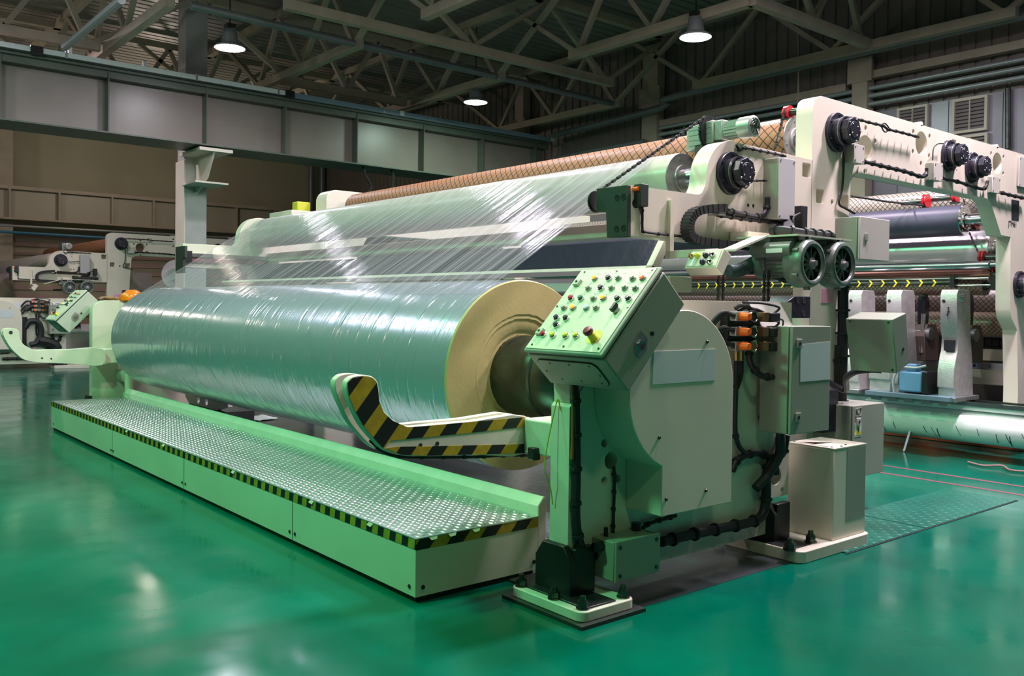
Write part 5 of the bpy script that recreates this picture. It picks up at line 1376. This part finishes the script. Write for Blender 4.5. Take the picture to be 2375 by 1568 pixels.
# silencer tube and ribbed hose of the left blower
q0 = at(1832, 585, y=3.60); q1 = at(1800, 582, y=3.75)
MB().cyl((xs0+.02, 3.50, zs-.10), (xs0+.02, 3.80, zs-.10), .055, n=22).build('silencer_tube', BLOWER, bl)
MB().box(xs0-.038, xs0-.035, 3.55, 3.68, zs-.125, zs-.095).build('type_plate', WHITE, bl)
H = smooth_path([(xs0+.02, 3.80, zs-.10), at(1775, 590, y=3.86), at(1745, 612, y=3.88), at(1712, 628, y=3.88), at(1690, 630, y=3.90)], 8)
m = MB().tube(H, .045, 14)
for k in range(0, len(H)-1):
    d_ = (H[k+1]-H[k]).normalized(); m.cyl(H[k]-d_*.006, H[k]+d_*.006, .050, n=14)
tag(m.build('air_hose', HOSE), 'ribbed dark hose from a blower towards the small tilted button box', 'hose')
conduit([at(1840, 655, y=3.8), at(1815, 650, y=3.8), at(1790, 640, y=3.82), at(1760, 633, y=3.86), at(1700, 632, y=3.88)], 0.016, bl, 'supply_cable')
# small operator box with domed buttons under the arm
yb = 3.62
fq = [at(1680, 576, y=yb), at(1697, 592.5, y=yb), at(1677, 638.5, y=yb), at(1663, 620, y=yb)]
wy = at(1587, 622, x=fq[3][0])[1]
root = thing('button_box', (fq[2][0], (yb+wy)/2, fq[2][2]), 'small tilted box with six round buttons hanging below the near arm', 'button box')
MB().prismY([(p[0], p[2]) for p in fq], yb, wy).build('case', CREAMW, root, bevel=0.005)
o0 = np.array([fq[3][0], yb, fq[3][2]]); up_ = np.array([fq[0][0]-fq[3][0], 0, fq[0][2]-fq[3][2]]); up_l = np.linalg.norm(up_); up_ = up_/up_l
nr = np.array([-up_[2], 0, up_[0]])
def bb(a, b, c): return tuple(o0+np.array([0, a, 0])+up_*b+nr*c)
def bslab(a0, a1, b0, b1, c0, c1): 
    return MB().add([bb(a, b, c) for c in (c0, c1) for a, b in ((a0, b0), (a1, b0), (a1, b1), (a0, b1))], [(0, 1, 2, 3), (7, 6, 5, 4), (0, 4, 5, 1), (1, 5, 6, 2), (2, 6, 7, 3), (3, 7, 4, 0)])
wl_ = wy-yb
bslab(.012, wl_-.012, .012, up_l-.012, 0, .004).build('front_plate', STEPP, root)
bslab(wl_*.70, wl_-.02, .015, up_l-.02, .004, .006).build('white_label', WHITE, root)
for (px, py), mm in zip(((1604, 594), (1618, 593), (1637, 592), (1652, 591), (1630, 608), (1646, 607.5)), (BRASS, YELB, NAVYB, CHROME, NAVYB, CHROME)):
    q = at(px, py, plane=(tuple(o0+nr*.01), tuple(nr)))
    MB().lathe(q, tuple(nr), [(-.006, .02), (.010, .02), (.014, .016), (.022, .012), (.024, 0)], 18).build('push_button', mm, root)
MB().box(fq[0][0]-.01, fq[0][0]+.03, yb+.15, 4.11, fq[0][2]-.05, fq[0][2]+.0).build('hanger', CREAM, root)
MB().box(fq[0][0]-.01, fq[0][0]+.03, 4.07, 4.11, fq[0][2]-.05, fq[0][2]+.35).build('hanger', CREAM, root)
# two pairs of hanging chains
for i, (px, y0, y1) in enumerate(((1667, 640, 694), (1678, 638, 694), (1773, 628, 696), (1783, 628, 696))):
    a, b = at(px, y0, y=3.70), at(px, y1, y=3.70)
    o = strand((a[0], a[1], a[2]), (a[0], a[1], b[2]-0.03), 0.012, 'black roller chain %s' % ('below the small button box, strand farther from the blowers', 'below the small button box, strand closer to the blowers', 'beside the blowers, strand closer to the button box', 'beside the blowers, strand farther from the button box')[i], pitch=.026)
    o['group'] = 'black chains below the near arm'
# ---------------------------------------------------------------- far ends of the first machine
DY = 8.45
out = polyY(S_EDGE, YA)
ARMP = [out[0]]+[tuple(p)[:2] for p in smooth_path([(a, b, 0) for a, b in out[1:]], 3)]
zt = at(1884, 371, y=YA)[2]; xg = at(1884.5, 371, y=YA)[0]; zb = at(1458, 546, y=YA)[2]; x0 = out[0][0]
root = thing('cantilever_frame', (5.4, 12.6, 2.3), 'far roller arm showing beyond the end of the film sheet', 'machine arm')
MB().prismY(ARMP+[(xg, zt), (xg, zb), (x0, zb)], 12.50, 12.66).build('side_plate', CREAM, root, bevel=0.006)
xb = x0-.035
MB().prismX([(12.33, 2.42), (12.70, 2.42), (12.70, 2.05), (12.40, 2.05), (12.40, 2.26), (12.33, 2.26)], xb, x0).build('end_block', DKGREEN, root)
MB().box(x0+.02, 5.6, 12.44, 12.50, 2.28, 2.33).build('slide_rail', STEEL, root)
MB().box(x0+.02, 5.6, 12.45, 12.50, 2.21, 2.26).build('slide_rail', REDLINE, root)
MB().box(x0, x0+.1, 12.42, 12.50, 2.20, 2.36).build('rail_stop', BLACK, root)
a = at(660, 492, y=12.66); b = at(745, 488, y=12.4)
root = thing('drive_box', (a[0], 12.6, a[2]-.1), 'long cream box lying on top of the far roller arm', 'box')
MB().box(a[0], at(770, 490, y=12.42)[0], 12.42, 13.2, a[2]-.14, a[2]+.02).build('case', CREAM, root, bevel=0.01)
MB().box(at(764, 490, y=12.42)[0], at(767, 490, y=12.42)[0], 12.41, 13.2, a[2]-.13, a[2]+.025).build('cover_joint', INK, root)
ztop = at(1905, 222.5, y=YA)[2]; xl = at(1885.5, 300, y=YA)[0]
root = thing('gantry_frame', (8.5, 12.6, 0.6), 'far gantry frame, its rounded cream corner at the end of the netted roll', 'machine frame')
MB().prismY(arc(xl+.17, ztop-.17, .17, 90, 180, 8)+[(xl, 0), (xl+.5, 0), (xl+.5, 2.3), (xl+.75, 2.75), (10.0, 2.75), (10.5, 1.8), (10.5, .62), (12.2, .62), (12.2, ztop)], 12.45, 12.80).build('side_plate', CREAM, root, bevel=0.01)
# far operator panel on its own post, beyond the far pedestal
sc = 0.945
tgt = np.array(at(126, 743, y=13.45))
control_panel('cream control panel seen side-on at the far end of the roll', tuple(tgt-sc*np.array([3.129, 3.10, 1.412])), sc, paint=BOXL)
tag(MB().bar((3.44, 13.242, 1.52), (3.42, 13.70, 1.52), .07).build('panel_bracket', CREAM), 'cream bracket holding the far control panel on the far side frame', 'bracket')

# things on the floor under the big roll
a, b = at(398, 925, y=12.0), at(505, 935, y=12.0)
root = thing('die_plate', at(450, 950, y=12.0), 'pale pink-lit metal plate with two round holes under the far end of the roll', 'metal plate')
MB().prismX([(11.6, .22), (12.6, .22), (12.75, .30), (12.75, .52), (11.2, .45), (11.2, .30)], 4.5, 4.56, [circ(12.25, .30, .05), circ(11.95, .30, .05)]).build('plate', WHITE, root)
MB().box(4.5, 4.9, 11.3, 12.6, 0.0, .22).build('plinth', DKGREEN, root)
a = at(530, 968, z=0)
root = thing('tool_tray', (a[0], a[1], 0), 'low white tool tray on the floor under the big roll', 'tray')
MB().prismZ([(a[0]-.2, a[1]-.35), (a[0]+.2, a[1]-.35), (a[0]+.2, a[1]+.4), (a[0]-.2, a[1]+.4)], 0.0, .08).build('tray', WHITE, root, bevel=.01)
m = MB().box(a[0]-.17, a[0]+.1, a[1]-.2, a[1]+.3, .081, .13).box(a[0]-.1, a[0]+.15, a[1]-.3, a[1]-.1, .081, .11)
m.build('tool', INK, root)
a = at(605, 972, z=0)
m = MB(); rnd = random.Random(2); nn_ = 14
for j in range(nn_+1):
    for i in range(nn_+1):
        u_, v_ = i/nn_-.5, j/nn_-.5
        h = 0.012+.05*abs(math.sin(7*u_+3*v_))*(1-2*max(abs(u_), abs(v_)))+.012*rnd.random()
        m.v.append((a[0]+u_*.36, a[1]+v_*.42+.05*u_, h))
for j in range(nn_):
    for i in range(nn_): m.f.append((j*(nn_+1)+i, j*(nn_+1)+i+1, (j+1)*(nn_+1)+i+1, (j+1)*(nn_+1)+i))
o = m.build('cleaning_rag', CLOTH, fix=False); sm = o.modifiers.new('thick', 'SOLIDIFY'); sm.thickness = .006
tag(o, 'crumpled white rag on the floor under the big roll', 'rag')
for (x0_, x1_, y0_, y1_), lb in (((3.75, 4.75, 4.2, 7.4), 'grey tread plate let into the floor under the near end of the roll'), ((3.75, 4.75, 7.45, 10.6), 'grey tread plate let into the floor under the middle of the roll')):
    tag(MB().box(x0_, x1_, y0_, y1_, 0.003, .012).build('floor_plate', mat('grey_tread', (.20, .24, .27), .2, metal=.5, bump=.4, bscale=55)), lb, 'floor plate', 'tread plates in the floor')

# ---------------------------------------------------------------- slitting section seen through the gantry
roller('rubber_roller', 'slate-blue rubber roller, topmost inside the gantry', 'roller', 10.51, 2.70, .175, 4.62, 12.3, RUBROLL, CHROME, .06, .36)
roller('film_covered_roller', 'large silver film-covered roller below the slate rubber one', 'roller', 10.95, 2.37, .24, 4.45, 12.3, SILVER, STEEL, .06, .2)
roller('copper_roller', 'dull copper roller under the large silver roller', 'roller', 10.75, 2.10, .075, 4.4, 12.3, COPPER, COPPER, .04, .15)
roller('polished_roller', 'narrow polished roller just below the silver film roller', 'roller', 10.55, 2.185, .05, 4.35, 12.3, STEEL, STEEL, .03, .1)
roller('netted_roller', 'rose-brown netted roller above the yellow-ticked bar', 'roller', 10.95, 1.965, .12, 4.55, 12.3, NETPINK, DARKSTEEL, .05, .3)
roller('netted_drum', 'wide grey-brown netted drum behind the knife stands', 'drum', 11.75, 1.72, .33, 4.3, 12.3, NETGREY, DARKSTEEL, .08, .15)
roller('netted_roller', 'lowest rose netted roller behind the knife stands', 'roller', 11.3, 1.50, .15, 4.4, 12.3, NETPINK, DARKSTEEL, .05, .2)
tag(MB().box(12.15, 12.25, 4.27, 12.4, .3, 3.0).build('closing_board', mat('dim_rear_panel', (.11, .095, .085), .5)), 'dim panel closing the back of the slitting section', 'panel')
# roller seen through the gap high under the gantry beam
roller('netted_roller', 'grey netted roller high up under the gantry beam', 'roller', 11.3, 3.02, .16, 4.7, 12.2, NETGREY, DARKSTEEL, .05, .3)
# yellow-ticked measuring bar
q = at(2262, 652, y=4.6)
bx = 10.55; bz = at(2225, 655, x=10.55)[2]
root = thing('measuring_bar', (bx, 8, bz), 'round bar with yellow tick marks in front of the netted rollers', 'bar')
MB().cyl((bx, 4.75, bz), (bx, 12.3, bz), .028, n=16).build('bar', DARKSTEEL, root)
MB().cyl((bx-.02, 4.35, bz+.045), (bx-.02, 12.3, bz+.045), .012, n=10).build('guide_rod', STEEL, root)
MB().cyl((bx, 4.3, bz-.035), (bx, 4.72, bz-.035), .012, n=10).build('guide_rod', STEEL, root)
MB().box(bx-.05, bx+.05, 4.72, 4.77, bz-.06, bz+.07).build('clamp_block', BLACK, root)
MB().box(bx-.05, bx+.05, 4.27, 4.32, bz-.09, bz+.06).build('clamp_block', BLACK, root)
m_ = mat('tick_yellow', (.85, .68, .02), .45)
for k in range(46):
    Y = 4.93+k*.158
    if Y > 12.2: break
    m = MB()
    for s in (-1, 1):
        m.add([(bx-.030, Y-.0, bz), (bx-.030, Y+.022, bz), (bx-.022, Y+.062, bz+s*.045), (bx-.022, Y+.040, bz+s*.045)], [(0, 1, 2, 3)])
        m.add([(bx-.033, Y-.0, bz), (bx-.033, Y+.022, bz), (bx-.025, Y+.062, bz+s*.045), (bx-.025, Y+.040, bz+s*.045)], [(3, 2, 1, 0)])
    m.build('tick_mark', m_, root)
# pulleys inside the gantry
for (px, py, yy, r), lb in (((2148, 467, 5.2, .085), 'red pulley over the slate rubber roller where the black rope ends'), ((2216, 458, 4.9, .06), 'small red pulley over the slate rubber roller at the top of the chains'),
                            ((2262, 518, 4.55, .075), 'red pulley at the end of the slate rubber roller'), ((2279, 597, 4.45, .075), 'red pulley in front of the silver film roller'),
                            ((2311, 620, 4.32, .06), 'lowest red pulley beside the gantry leg')):
    c = at(px, py, y=yy); pulley(c, lb, yy+.3 if yy > 4.6 else 4.26, r)
strand(at(2218, 472, y=4.85), at(2279, 608, y=4.42), .011, 'thin dark chain slanting from the gantry beam to the lower pulley', m_=DARKSTEEL)
strand(at(2234, 461, y=4.85), at(2255, 535, y=4.5), .011, 'thin dark chain slanting from the gantry beam to the rubber roller pulley', m_=DARKSTEEL)
tag(MB().tube([at(1975, 455, y=5.2), at(2060, 468, y=5.2), at(2146, 477, y=5.2)], .012, 6).build('threading_rope', INK), 'black rope running under the gantry beam to the red pulley', 'rope')
# base tube with scuff marks, rails
root = thing('base_tube', (10.45, 7, 0.15), 'white base tube with dark scuff marks along the floor', 'tube beam')
MB().cyl((10.45, 2.4, .365), (10.45, 12.4, .365), .195, n=40).build('tube', WHITE, root)
m = MB(); rnd = random.Random(11)
for Y in (5.42, 5.28, 4.92, 4.83, 4.76, 4.55, 4.32, 4.12, 4.02, 3.98, 3.86, 3.72, 3.68, 3.62):
    w = rnd.uniform(.005, .011); a0 = rnd.uniform(178, 196); a1 = a0+rnd.uniform(22, 48); sh = rnd.uniform(-.05, .02)
    ring = []
    for k in range(7):
        a = math.radians(a0+(a1-a0)*k/6); yy = Y+sh*k/6
        ring.append(((10.45+.1965*math.cos(a), yy, .365+.1965*math.sin(a)), (10.45+.1965*math.cos(a), yy+w, .365+.1965*math.sin(a))))
    b = len(m.v)
    for p, q in ring: m.v += [p, q]
    for k in range(6): m.f.append((b+2*k, b+2*k+1, b+2*k+3, b+2*k+2))
m.build('scuff_mark', INK, root, fix=False)
for Y in (5.1, 8.2, 11.4): MB().bar((10.32, Y, .24), (10.22, Y+.02, 0), .028).build('support_strut', DULLSTEEL, root)
MB().box(10.30, 10.62, 2.4, 12.4, .55, .60).build('rail_seat', WHITE, root)
root = thing('linear_rail', (10.45, 7, .60), 'pair of steel slide rails on top of the white base tube', 'rail')
MB().box(10.28, 10.34, 2.4, 12.4, .60, .645).build('rail', STEEL, root); MB().box(10.58, 10.64, 2.4, 12.4, .60, .645).build('rail', DARKSTEEL, root)
MB().box(10.36, 10.56, 2.4, 12.4, .60, .615).build('rail_cover', BEARING, root)
root = thing('bolted_rail', (11.0, 4.2, 1.0), 'bolted steel rail passing behind the gantry foot', 'rail')
MB().box(10.9, 10.95, 2.4, 5.4, .98, 1.06).build('rail', STEEL, root)
m = MB()
for k in range(14): m.cyl((10.9, 2.6+k*.17, 1.02), (10.897, 2.6+k*.17, 1.02), .017, n=10)
m.build('bolt', INK, root)
# knife stands
def stand(x0, y0, y1, z0, label, tip=True):
    root = thing('knife_stand', (x0+.2, (y0+y1)/2, z0), label, 'knife stand', 'knife stands on the slide rails')
    H = 1.90-z0
    pr = [(x0, z0), (x0, z0+.09), (x0-.03, z0+.10), (x0-.03, z0+.30), (x0+.02, z0+.47), (x0+.04, z0+.50), (x0+.06, z0+.66), (x0+.02, z0+.76), (x0+.0, z0+H-.06), (x0+.03, z0+H), (x0+.30, z0+H), (x0+.33, z0+H-.05), (x0+.36, z0+.7), (x0+.42, z0+.4), (x0+.46, z0)]
    MB().prismY(pr, y0, y1).build('post', MILLED, root, bevel=.006)
    MB().box(x0+.008, x0+.05, y0+.03, y1-.05, z0+.515, z0+.635).build('dark_insert', INK, root)
    MB().cyl((x0+.14, y0-.03 if tip else y1+.06, z0+H-.09), (x0+.14, y0 if tip else y1, z0+H-.09), .055, n=20).build('knife_hub', CHROME, root)
    m = MB().cyl((x0-.001, y1-.04, z0+H-.13), (x0-.004, y1-.04, z0+H-.13), .018, n=12)
    if tip:
        rnd = random.Random(4)
        for k in range(6):
            zz = z0+H-.2-.022*k; m.add([(x0-.0015, (y0+y1)/2+rnd.uniform(-.02, .02), zz), (x0-.0015, (y0+y1)/2+.012, zz+.004), (x0-.0015, (y0+y1)/2+.012+rnd.uniform(-.02, .02), zz-.03), (x0-.0015, (y0+y1)/2, zz-.03)], [(0, 1, 2, 3)])
    m.build('dark_marks', INK, root)
    MB().box(x0-.12, x0+.48, y0-.06, y1+.06, z0-.05, z0).build('slide_base', DULLSTEEL, root, bevel=.005)
    return root
Z0 = .695
stand(10.2, 4.545, 4.735, Z0, 'tall milled knife stand with pen scribble beside the blue servo motor')
stand(10.2, 5.19, 5.375, Z0, 'milled knife stand rising behind the middle of the tilted terminal box', tip=False)
stand(10.2, 5.69, 5.865, Z0, 'milled knife stand next to the black hoses of the gantry leg', tip=False)
# knife heads (dark cutter arms) behind the stands
def head(px, label, yy):
    X = 10.75; q = at(px, 690, x=X); Y = q[1]
    root = thing('cutter_head', (X, Y, 1.05), label, 'cutter head', 'dark cutter heads')
    MB().prismY([(X-.05, 1.05), (X+.28, 1.05), (X+.28, 1.35), (X+.2, 1.5), (X-.02, 1.5), (X-.1, 1.35)], Y-.08, Y+.08).build('bracket', mat('brown_cast', (.10, .07, .06), .5), root, bevel=.01)
    MB().prismY([(X-.03, 1.5), (X+.07, 1.5), (X+.10, 1.75), (X+.04, 1.86), (X-.02, 1.86), (X-.04, 1.7)], Y-.045, Y+.045).build('swing_arm', BEARING, root, bevel=.008)
    MB().cyl((X, Y-.12, 1.38), (X, Y+.12, 1.38), .075, n=20).build('pivot', DULLSTEEL, root)
    MB().cyl((X-.06, Y-.03, 1.15), (X-.03, Y-.03, 1.62), .028, n=12).build('air_cylinder', CHROME, root)
    MB().cyl((X-.05, Y-.06, 1.83), (X-.05, Y-.02, 1.83), .03, n=12).build('knob', BLACK, root)
    return root
head(2140, 'dark cutter head above the blue servo motor', 0)
head(2243, 'dark cutter head between the scribbled knife stand and the gantry foot', 0)
# servo motor on the carriage
root = thing('servo_motor', (10.25, 5.0, .70), 'pale blue servo motor on the slide carriage', 'motor')
MB().box(10.08, 10.36, 4.87, 5.14, .72, .955).build('body', BLUEP, root, bevel=.02)
MB().box(10.08, 10.36, 4.80, 4.87, .71, .965).build('flange', BLACK, root, bevel=.01)
MB().box(10.12, 10.24, 4.95, 5.08, .955, 1.04).build('connector_block', BLUEP, root, bevel=.01)
conduit([(10.1, 5.2, .70), (10.08, 5.2, .85), (10.08, 5.12, .99), (10.1, 4.95, 1.0), (10.12, 4.84, 1.03)], .014, root, 'motor_lead', CABLEGREY)
root = thing('slide_carriage', (10.3, 4.95, .64), 'blue-edged carriage plate under the servo motor', 'carriage')
MB().box(10.02, 10.36, 4.52, 5.52, .648, .70).build('carriage_plate', mat('carriage_blue', (.13, .19, .24), .4), root, bevel=.004)
for Y in (4.6, 4.8, 5.0, 5.2, 5.4): MB().box(10.04, 10.10, Y-.05, Y+.05, .60, .648).build('slide_block', STEEL, root)
root = thing('support_block', (10.2, 5.4, .70), 'milled block on the carriage under the tilted terminal box', 'block')
MB().prismY([(10.12, .70), (10.5, .70), (10.5, 1.0), (10.10, 1.0), (10.10, .84), (10.13, .83)], 5.26, 5.52).build('block', MILLED, root, bevel=.005)
# cream boxes and fence beyond
tag(MB().box(11.2, 11.5, 4.3, 5.1, .78, 1.02).build('terminal_case', CREAM, bevel=.01), 'olive-cream box low behind the cutter heads', 'box', 'boxes behind the cutter heads')
tag(MB().box(11.35, 11.6, 4.2, 5.2, 1.06, 1.20).build('terminal_case', CREAM, bevel=.01), 'olive-cream box above the low one behind the cutter heads', 'box', 'boxes behind the cutter heads')
tag(MB().box(11.4, 11.9, 4.3, 7.4, .0, .5).build('tool_chest', mat('rust_orange', (.36, .10, .04), .4), bevel=.01), 'rust-orange chest low behind the white base tube', 'chest')
root = thing('wire_fence', (11.9, 4.9, 1.1), 'black wire guard fence behind the cutter heads', 'fence')
m = MB()
for k in range(9): m.bar((11.88, 4.4+k*.09, 1.2), (11.88, 4.4+k*.09, 1.6), .008)
for k in range(5): m.bar((11.88, 4.38, 1.22+k*.09), (11.88, 5.16, 1.22+k*.09), .008)
m.build('wire_panel', INK, root); MB().box(11.86, 11.9, 4.35, 4.40, 1.15, 1.65).build('yellow_post', YELLOW, root)

# ---------------------------------------------------------------- floor plates right of the machine
for (x0_, x1_), lb in (((5.60, 6.72), 'green tread plate beside the square cabinet'), ((6.735, 8.39), 'longer green tread plate farther along the floor')):
    m = MB().box(x0_, x1_, 3.19, 3.80, .0, .007)
    nx_, ny_ = int((x1_-x0_)/.06), 10
    for i in range(nx_):
        for j in range(ny_):
            cx, cy = x0_+.04+i*.06, 3.22+j*.06
            if cx > x1_-.03: continue
            L_, W_ = .022, .007
            e = (L_, L_*.5) if (i+j) % 2 else (L_*.5, -L_)
            f_ = (-e[1]/L_*W_, e[0]/L_*W_)
            b = len(m.v)
            m.v += [(cx-e[0], cy-e[1], .007), (cx+f_[0], cy+f_[1], .007), (cx+e[0], cy+e[1], .007), (cx-f_[0], cy-f_[1], .007), (cx, cy, .011)]
            m.f += [(b, b+1, b+4), (b+1, b+2, b+4), (b+2, b+3, b+4), (b+3, b, b+4)]
    tag(m.build('floor_plate', FLPLATE, fix=True, ang=20), lb, 'floor plate', 'tread plates in the floor')
    MB().box(x0_-.004, x1_+.004, 3.182, 3.19, 0.0, .0075)
m = MB().box(5.58, 8.40, 3.178, 3.190, 0, .004)
struct(m.build('trim_4', INK))
# cable tangle on the floor in front of the white tube
tag(MB().tube(smooth_path([(10.0, 4.3, .02), (9.9, 4.1, .02), (10.0, 3.95, .03), (9.85, 3.8, .02), (9.95, 3.6, .02)], 6), .010, 8).build('floor_cable', mat('pinkish_cable', (.30, .16, .15), .5)), 'pinkish cable lying on the floor before the white tube', 'cable')

# ---------------------------------------------------------------- second machine, far left
OFF = (0.05, 20.3, 0.0)
def find(name, pre=''):
    for o in bpy.data.objects:
        if o.parent is None and o.get('label', '').startswith(pre) and o.name.split('.')[0] == name: return o
for name, pre, lb in (('winder_pedestal', 'cream side frame with round', 'side frame with round-ended gear cover of the distant machine'),
                      ('cantilever_frame', 'cream S-shaped', 'S-shaped roller arm of the distant machine'),
                      ('electrical_enclosure', '', 'grey-lidded enclosure on the arm of the distant machine'),
                      ('gantry_frame', 'tall cream', 'gantry frame of the distant machine, partly hidden by the tall column'),
                      ('contact_roller', '', 'contact roller of the distant machine'),
                      ('netted_roller', 'long tan', 'long roller along the top of the distant machine'),
                      ('film_web', '', 'film sheet hanging from the distant machine'),
                      ('gear_motor', '', 'gear motor on the arm of the distant machine'),
                      ('side_channel_blower', 'dark green blower with', 'blower with hose under the arm of the distant machine'),
                      ('side_channel_blower', 'dark green blower below', 'blower closer to the gantry of the distant machine'),
                      ('blower_shelf', '', 'blower shelf of the distant machine'),
                      ('button_box', '', 'small button box under the arm of the distant machine'),
                      ('switch_cabinet', '', 'switch cabinet of the distant machine, behind the far control panel'),
                      ('valve_manifold', '', 'valve manifold of the distant machine'),
                      ('junction_box', 'square junction box on the gantry below', 'junction box on the gantry of the distant machine, beside its bearing')):
    src = find(name, pre)
    c = copy_tree(src, OFF); c['label'] = lb
    if c.get('group'): c['group'] = c['group']+' of the distant machine'
a = at(25, 622, y=YA+19.6); 
# no-entry notice on the distant machine
yy = YP+OFF[1]-.004
a, b = at(97, 700, y=yy), at(152, 719, y=yy)
root = thing('warning_notice', ((a[0]+b[0])/2, yy, b[2]), 'white no-entry notice with red ring on the distant machine, half behind the control panel', 'notice')
wN = (b[0]-a[0])*1.45; hN = a[2]-b[2]
MB().box(a[0], a[0]+wN, yy-.003, yy+.003, b[2], a[2]).build('board', WHITE, root)
cN = (a[0]+hN*.52, yy-.005, b[2]+hN*.5)
MB().lathe((cN[0], yy-.004, cN[2]), (0, -1, 0), [(0, hN*.44), (.002, hN*.44), (.002, hN*.35), (0, hN*.35)], 28).build('ring', RED, root)
MB().bar((cN[0]-hN*.26, yy-.007, cN[2]+hN*.26), (cN[0]+hN*.26, yy-.007, cN[2]-hN*.26), .004, hN*.08).build('slash', RED, root)
m = MB().cyl((cN[0]+.01, yy-.005, cN[2]+hN*.22), (cN[0]+.01, yy-.006, cN[2]+hN*.22), hN*.07, n=12)
for p, q in (((.01, .15), (-.01, -.05)), ((-.01, -.05), (.06, -.27)), ((-.01, -.05), (-.1, -.27)), ((.0, .1), (.14, .0)), ((.0, .1), (-.14, .02))):
    m.bar((cN[0]+p[0]*hN, yy-.0055, cN[2]+p[1]*hN), (cN[0]+q[0]*hN, yy-.0055, cN[2]+q[1]*hN), .003, hN*.07)
m.build('walking_figure', INK, root)
lettering('ПРОХОД', hN*.36, (a[0]+hN*1.05+.44*(wN-hN), yy-.005, b[2]+hN*.70), FACE_NEG_Y, INK, root)
lettering('ЗАПРЕЩЕН', hN*.36, (a[0]+hN*1.05+.44*(wN-hN), yy-.005, b[2]+hN*.28), FACE_NEG_Y, INK, root)
a, b = at(31, 702, y=yy), at(52, 718, y=yy)
tag(MB().box(a[0], b[0], yy-.003, yy+.003, b[2], a[2]).build('data_plate', LABELP), 'small grey data plate on the distant machine, above its gear cover', 'plate')
a, b = at(73, 694, y=yy), at(86, 699, y=yy)
tag(MB().box(a[0], b[0], yy-.003, yy+.003, b[2], a[2]).build('red_sticker', RED), 'small red sticker on the distant machine', 'sticker')
# hose loops of the distant machine
for pts, r, lb in (([(56, 735), (54, 780), (56, 830)], .07, 'thick black hose hanging straight down on the distant machine'),
                   ([(58, 760), (70, 745), (90, 750), (95, 775), (85, 795), (70, 800)], .07, 'black hose loop on the distant machine'),
                   ([(60, 720), (70, 712), (80, 710)], .05, 'short black hose above the loop on the distant machine'),
                   ([(90, 790), (115, 795), (130, 805), (128, 825)], .12, 'thick bundle of black hose low on the distant machine')):
    tag(MB().tube(smooth_path([at(x, y, y=yy-.12) for x, y in pts], 5), r, 8).build('black_hose', RUBBER), lb, 'hose', 'hoses of the distant machine')
# desk, monitor and bright cabinet beyond the far frame
DYY = 27.0
a, b = at(150, 795, y=DYY), at(214, 830, y=DYY)
root = thing('office_desk', ((a[0]+b[0])/2, DYY, 0), 'grey desk glimpsed beside the far side frame', 'desk')
MB().box(a[0], b[0]+.6, DYY, DYY+.7, 0, .75).build('carcass', BOXL, root); MB().box(a[0]-.02, b[0]+.62, DYY-.03, DYY+.73, .75, .79).build('top', LABELP, root)
p0, p1 = at(163, 758, y=DYY+.3), at(186, 790, y=DYY+.3)
root = thing('monitor', ((p0[0]+p1[0])/2, DYY+.3, .79), 'dark monitor standing on the grey desk', 'monitor')
MB().box(p0[0], p1[0], DYY+.28, DYY+.33, .90, max(p0[2], 1.2)).build('screen', NAVYB, root); MB().box((p0[0]+p1[0])/2-.05, (p0[0]+p1[0])/2+.05, DYY+.28, DYY+.36, .79, .92).build('stand', BLACK, root)
p0, p1 = at(188, 752, y=31), at(216, 785, y=31)
tag(MB().box(p0[0], p1[0]+.8, 31, 31.3, 0, p0[2]).build('white_cupboard', WHITE), 'bright white cupboard behind the monitor', 'cupboard')
p0 = at(176, 786, y=DYY+.1)
tag(MB().prismZ([(p0[0]-.12, DYY+.05), (p0[0]+.12, DYY+.05), (p0[0]+.12, DYY+.3), (p0[0]-.12, DYY+.3)], .79, .86).build('paper_stack', WHITE), 'stack of white papers on the grey desk', 'papers')
# pale hopper and louvred cabinet between column and distant machine
p0, p1 = at(308, 632, y=27.5), at(352, 668, y=27.5)
tag(MB().box(p0[0], p1[0], 27.5, 28.5, 0, p0[2]).build('louvred_cabinet', BOXL), 'pale green cabinet between the distant machine and the tall column', 'cabinet')
p = at(385, 640, y=25.5)
root = thing('film_bobbin', (p[0], 25.5, p[2]-.4), 'pale reel of film on its side beside the tall column', 'reel')
MB().lathe((p[0]+.3, 25.5, p[2]+.05), (-.55, -.83, 0), [(-.8, 0), (-.8, .2), (-.35, .42), (.0, .42), (.0, .16), (.35, .16), (.35, 0)], 32).build('reel', WHITE, root)
MB().box(p[0]+.1, p[0]+.7, 25.4, 26.2, 0, p[2]-.3).build('cradle', BOXL, root)
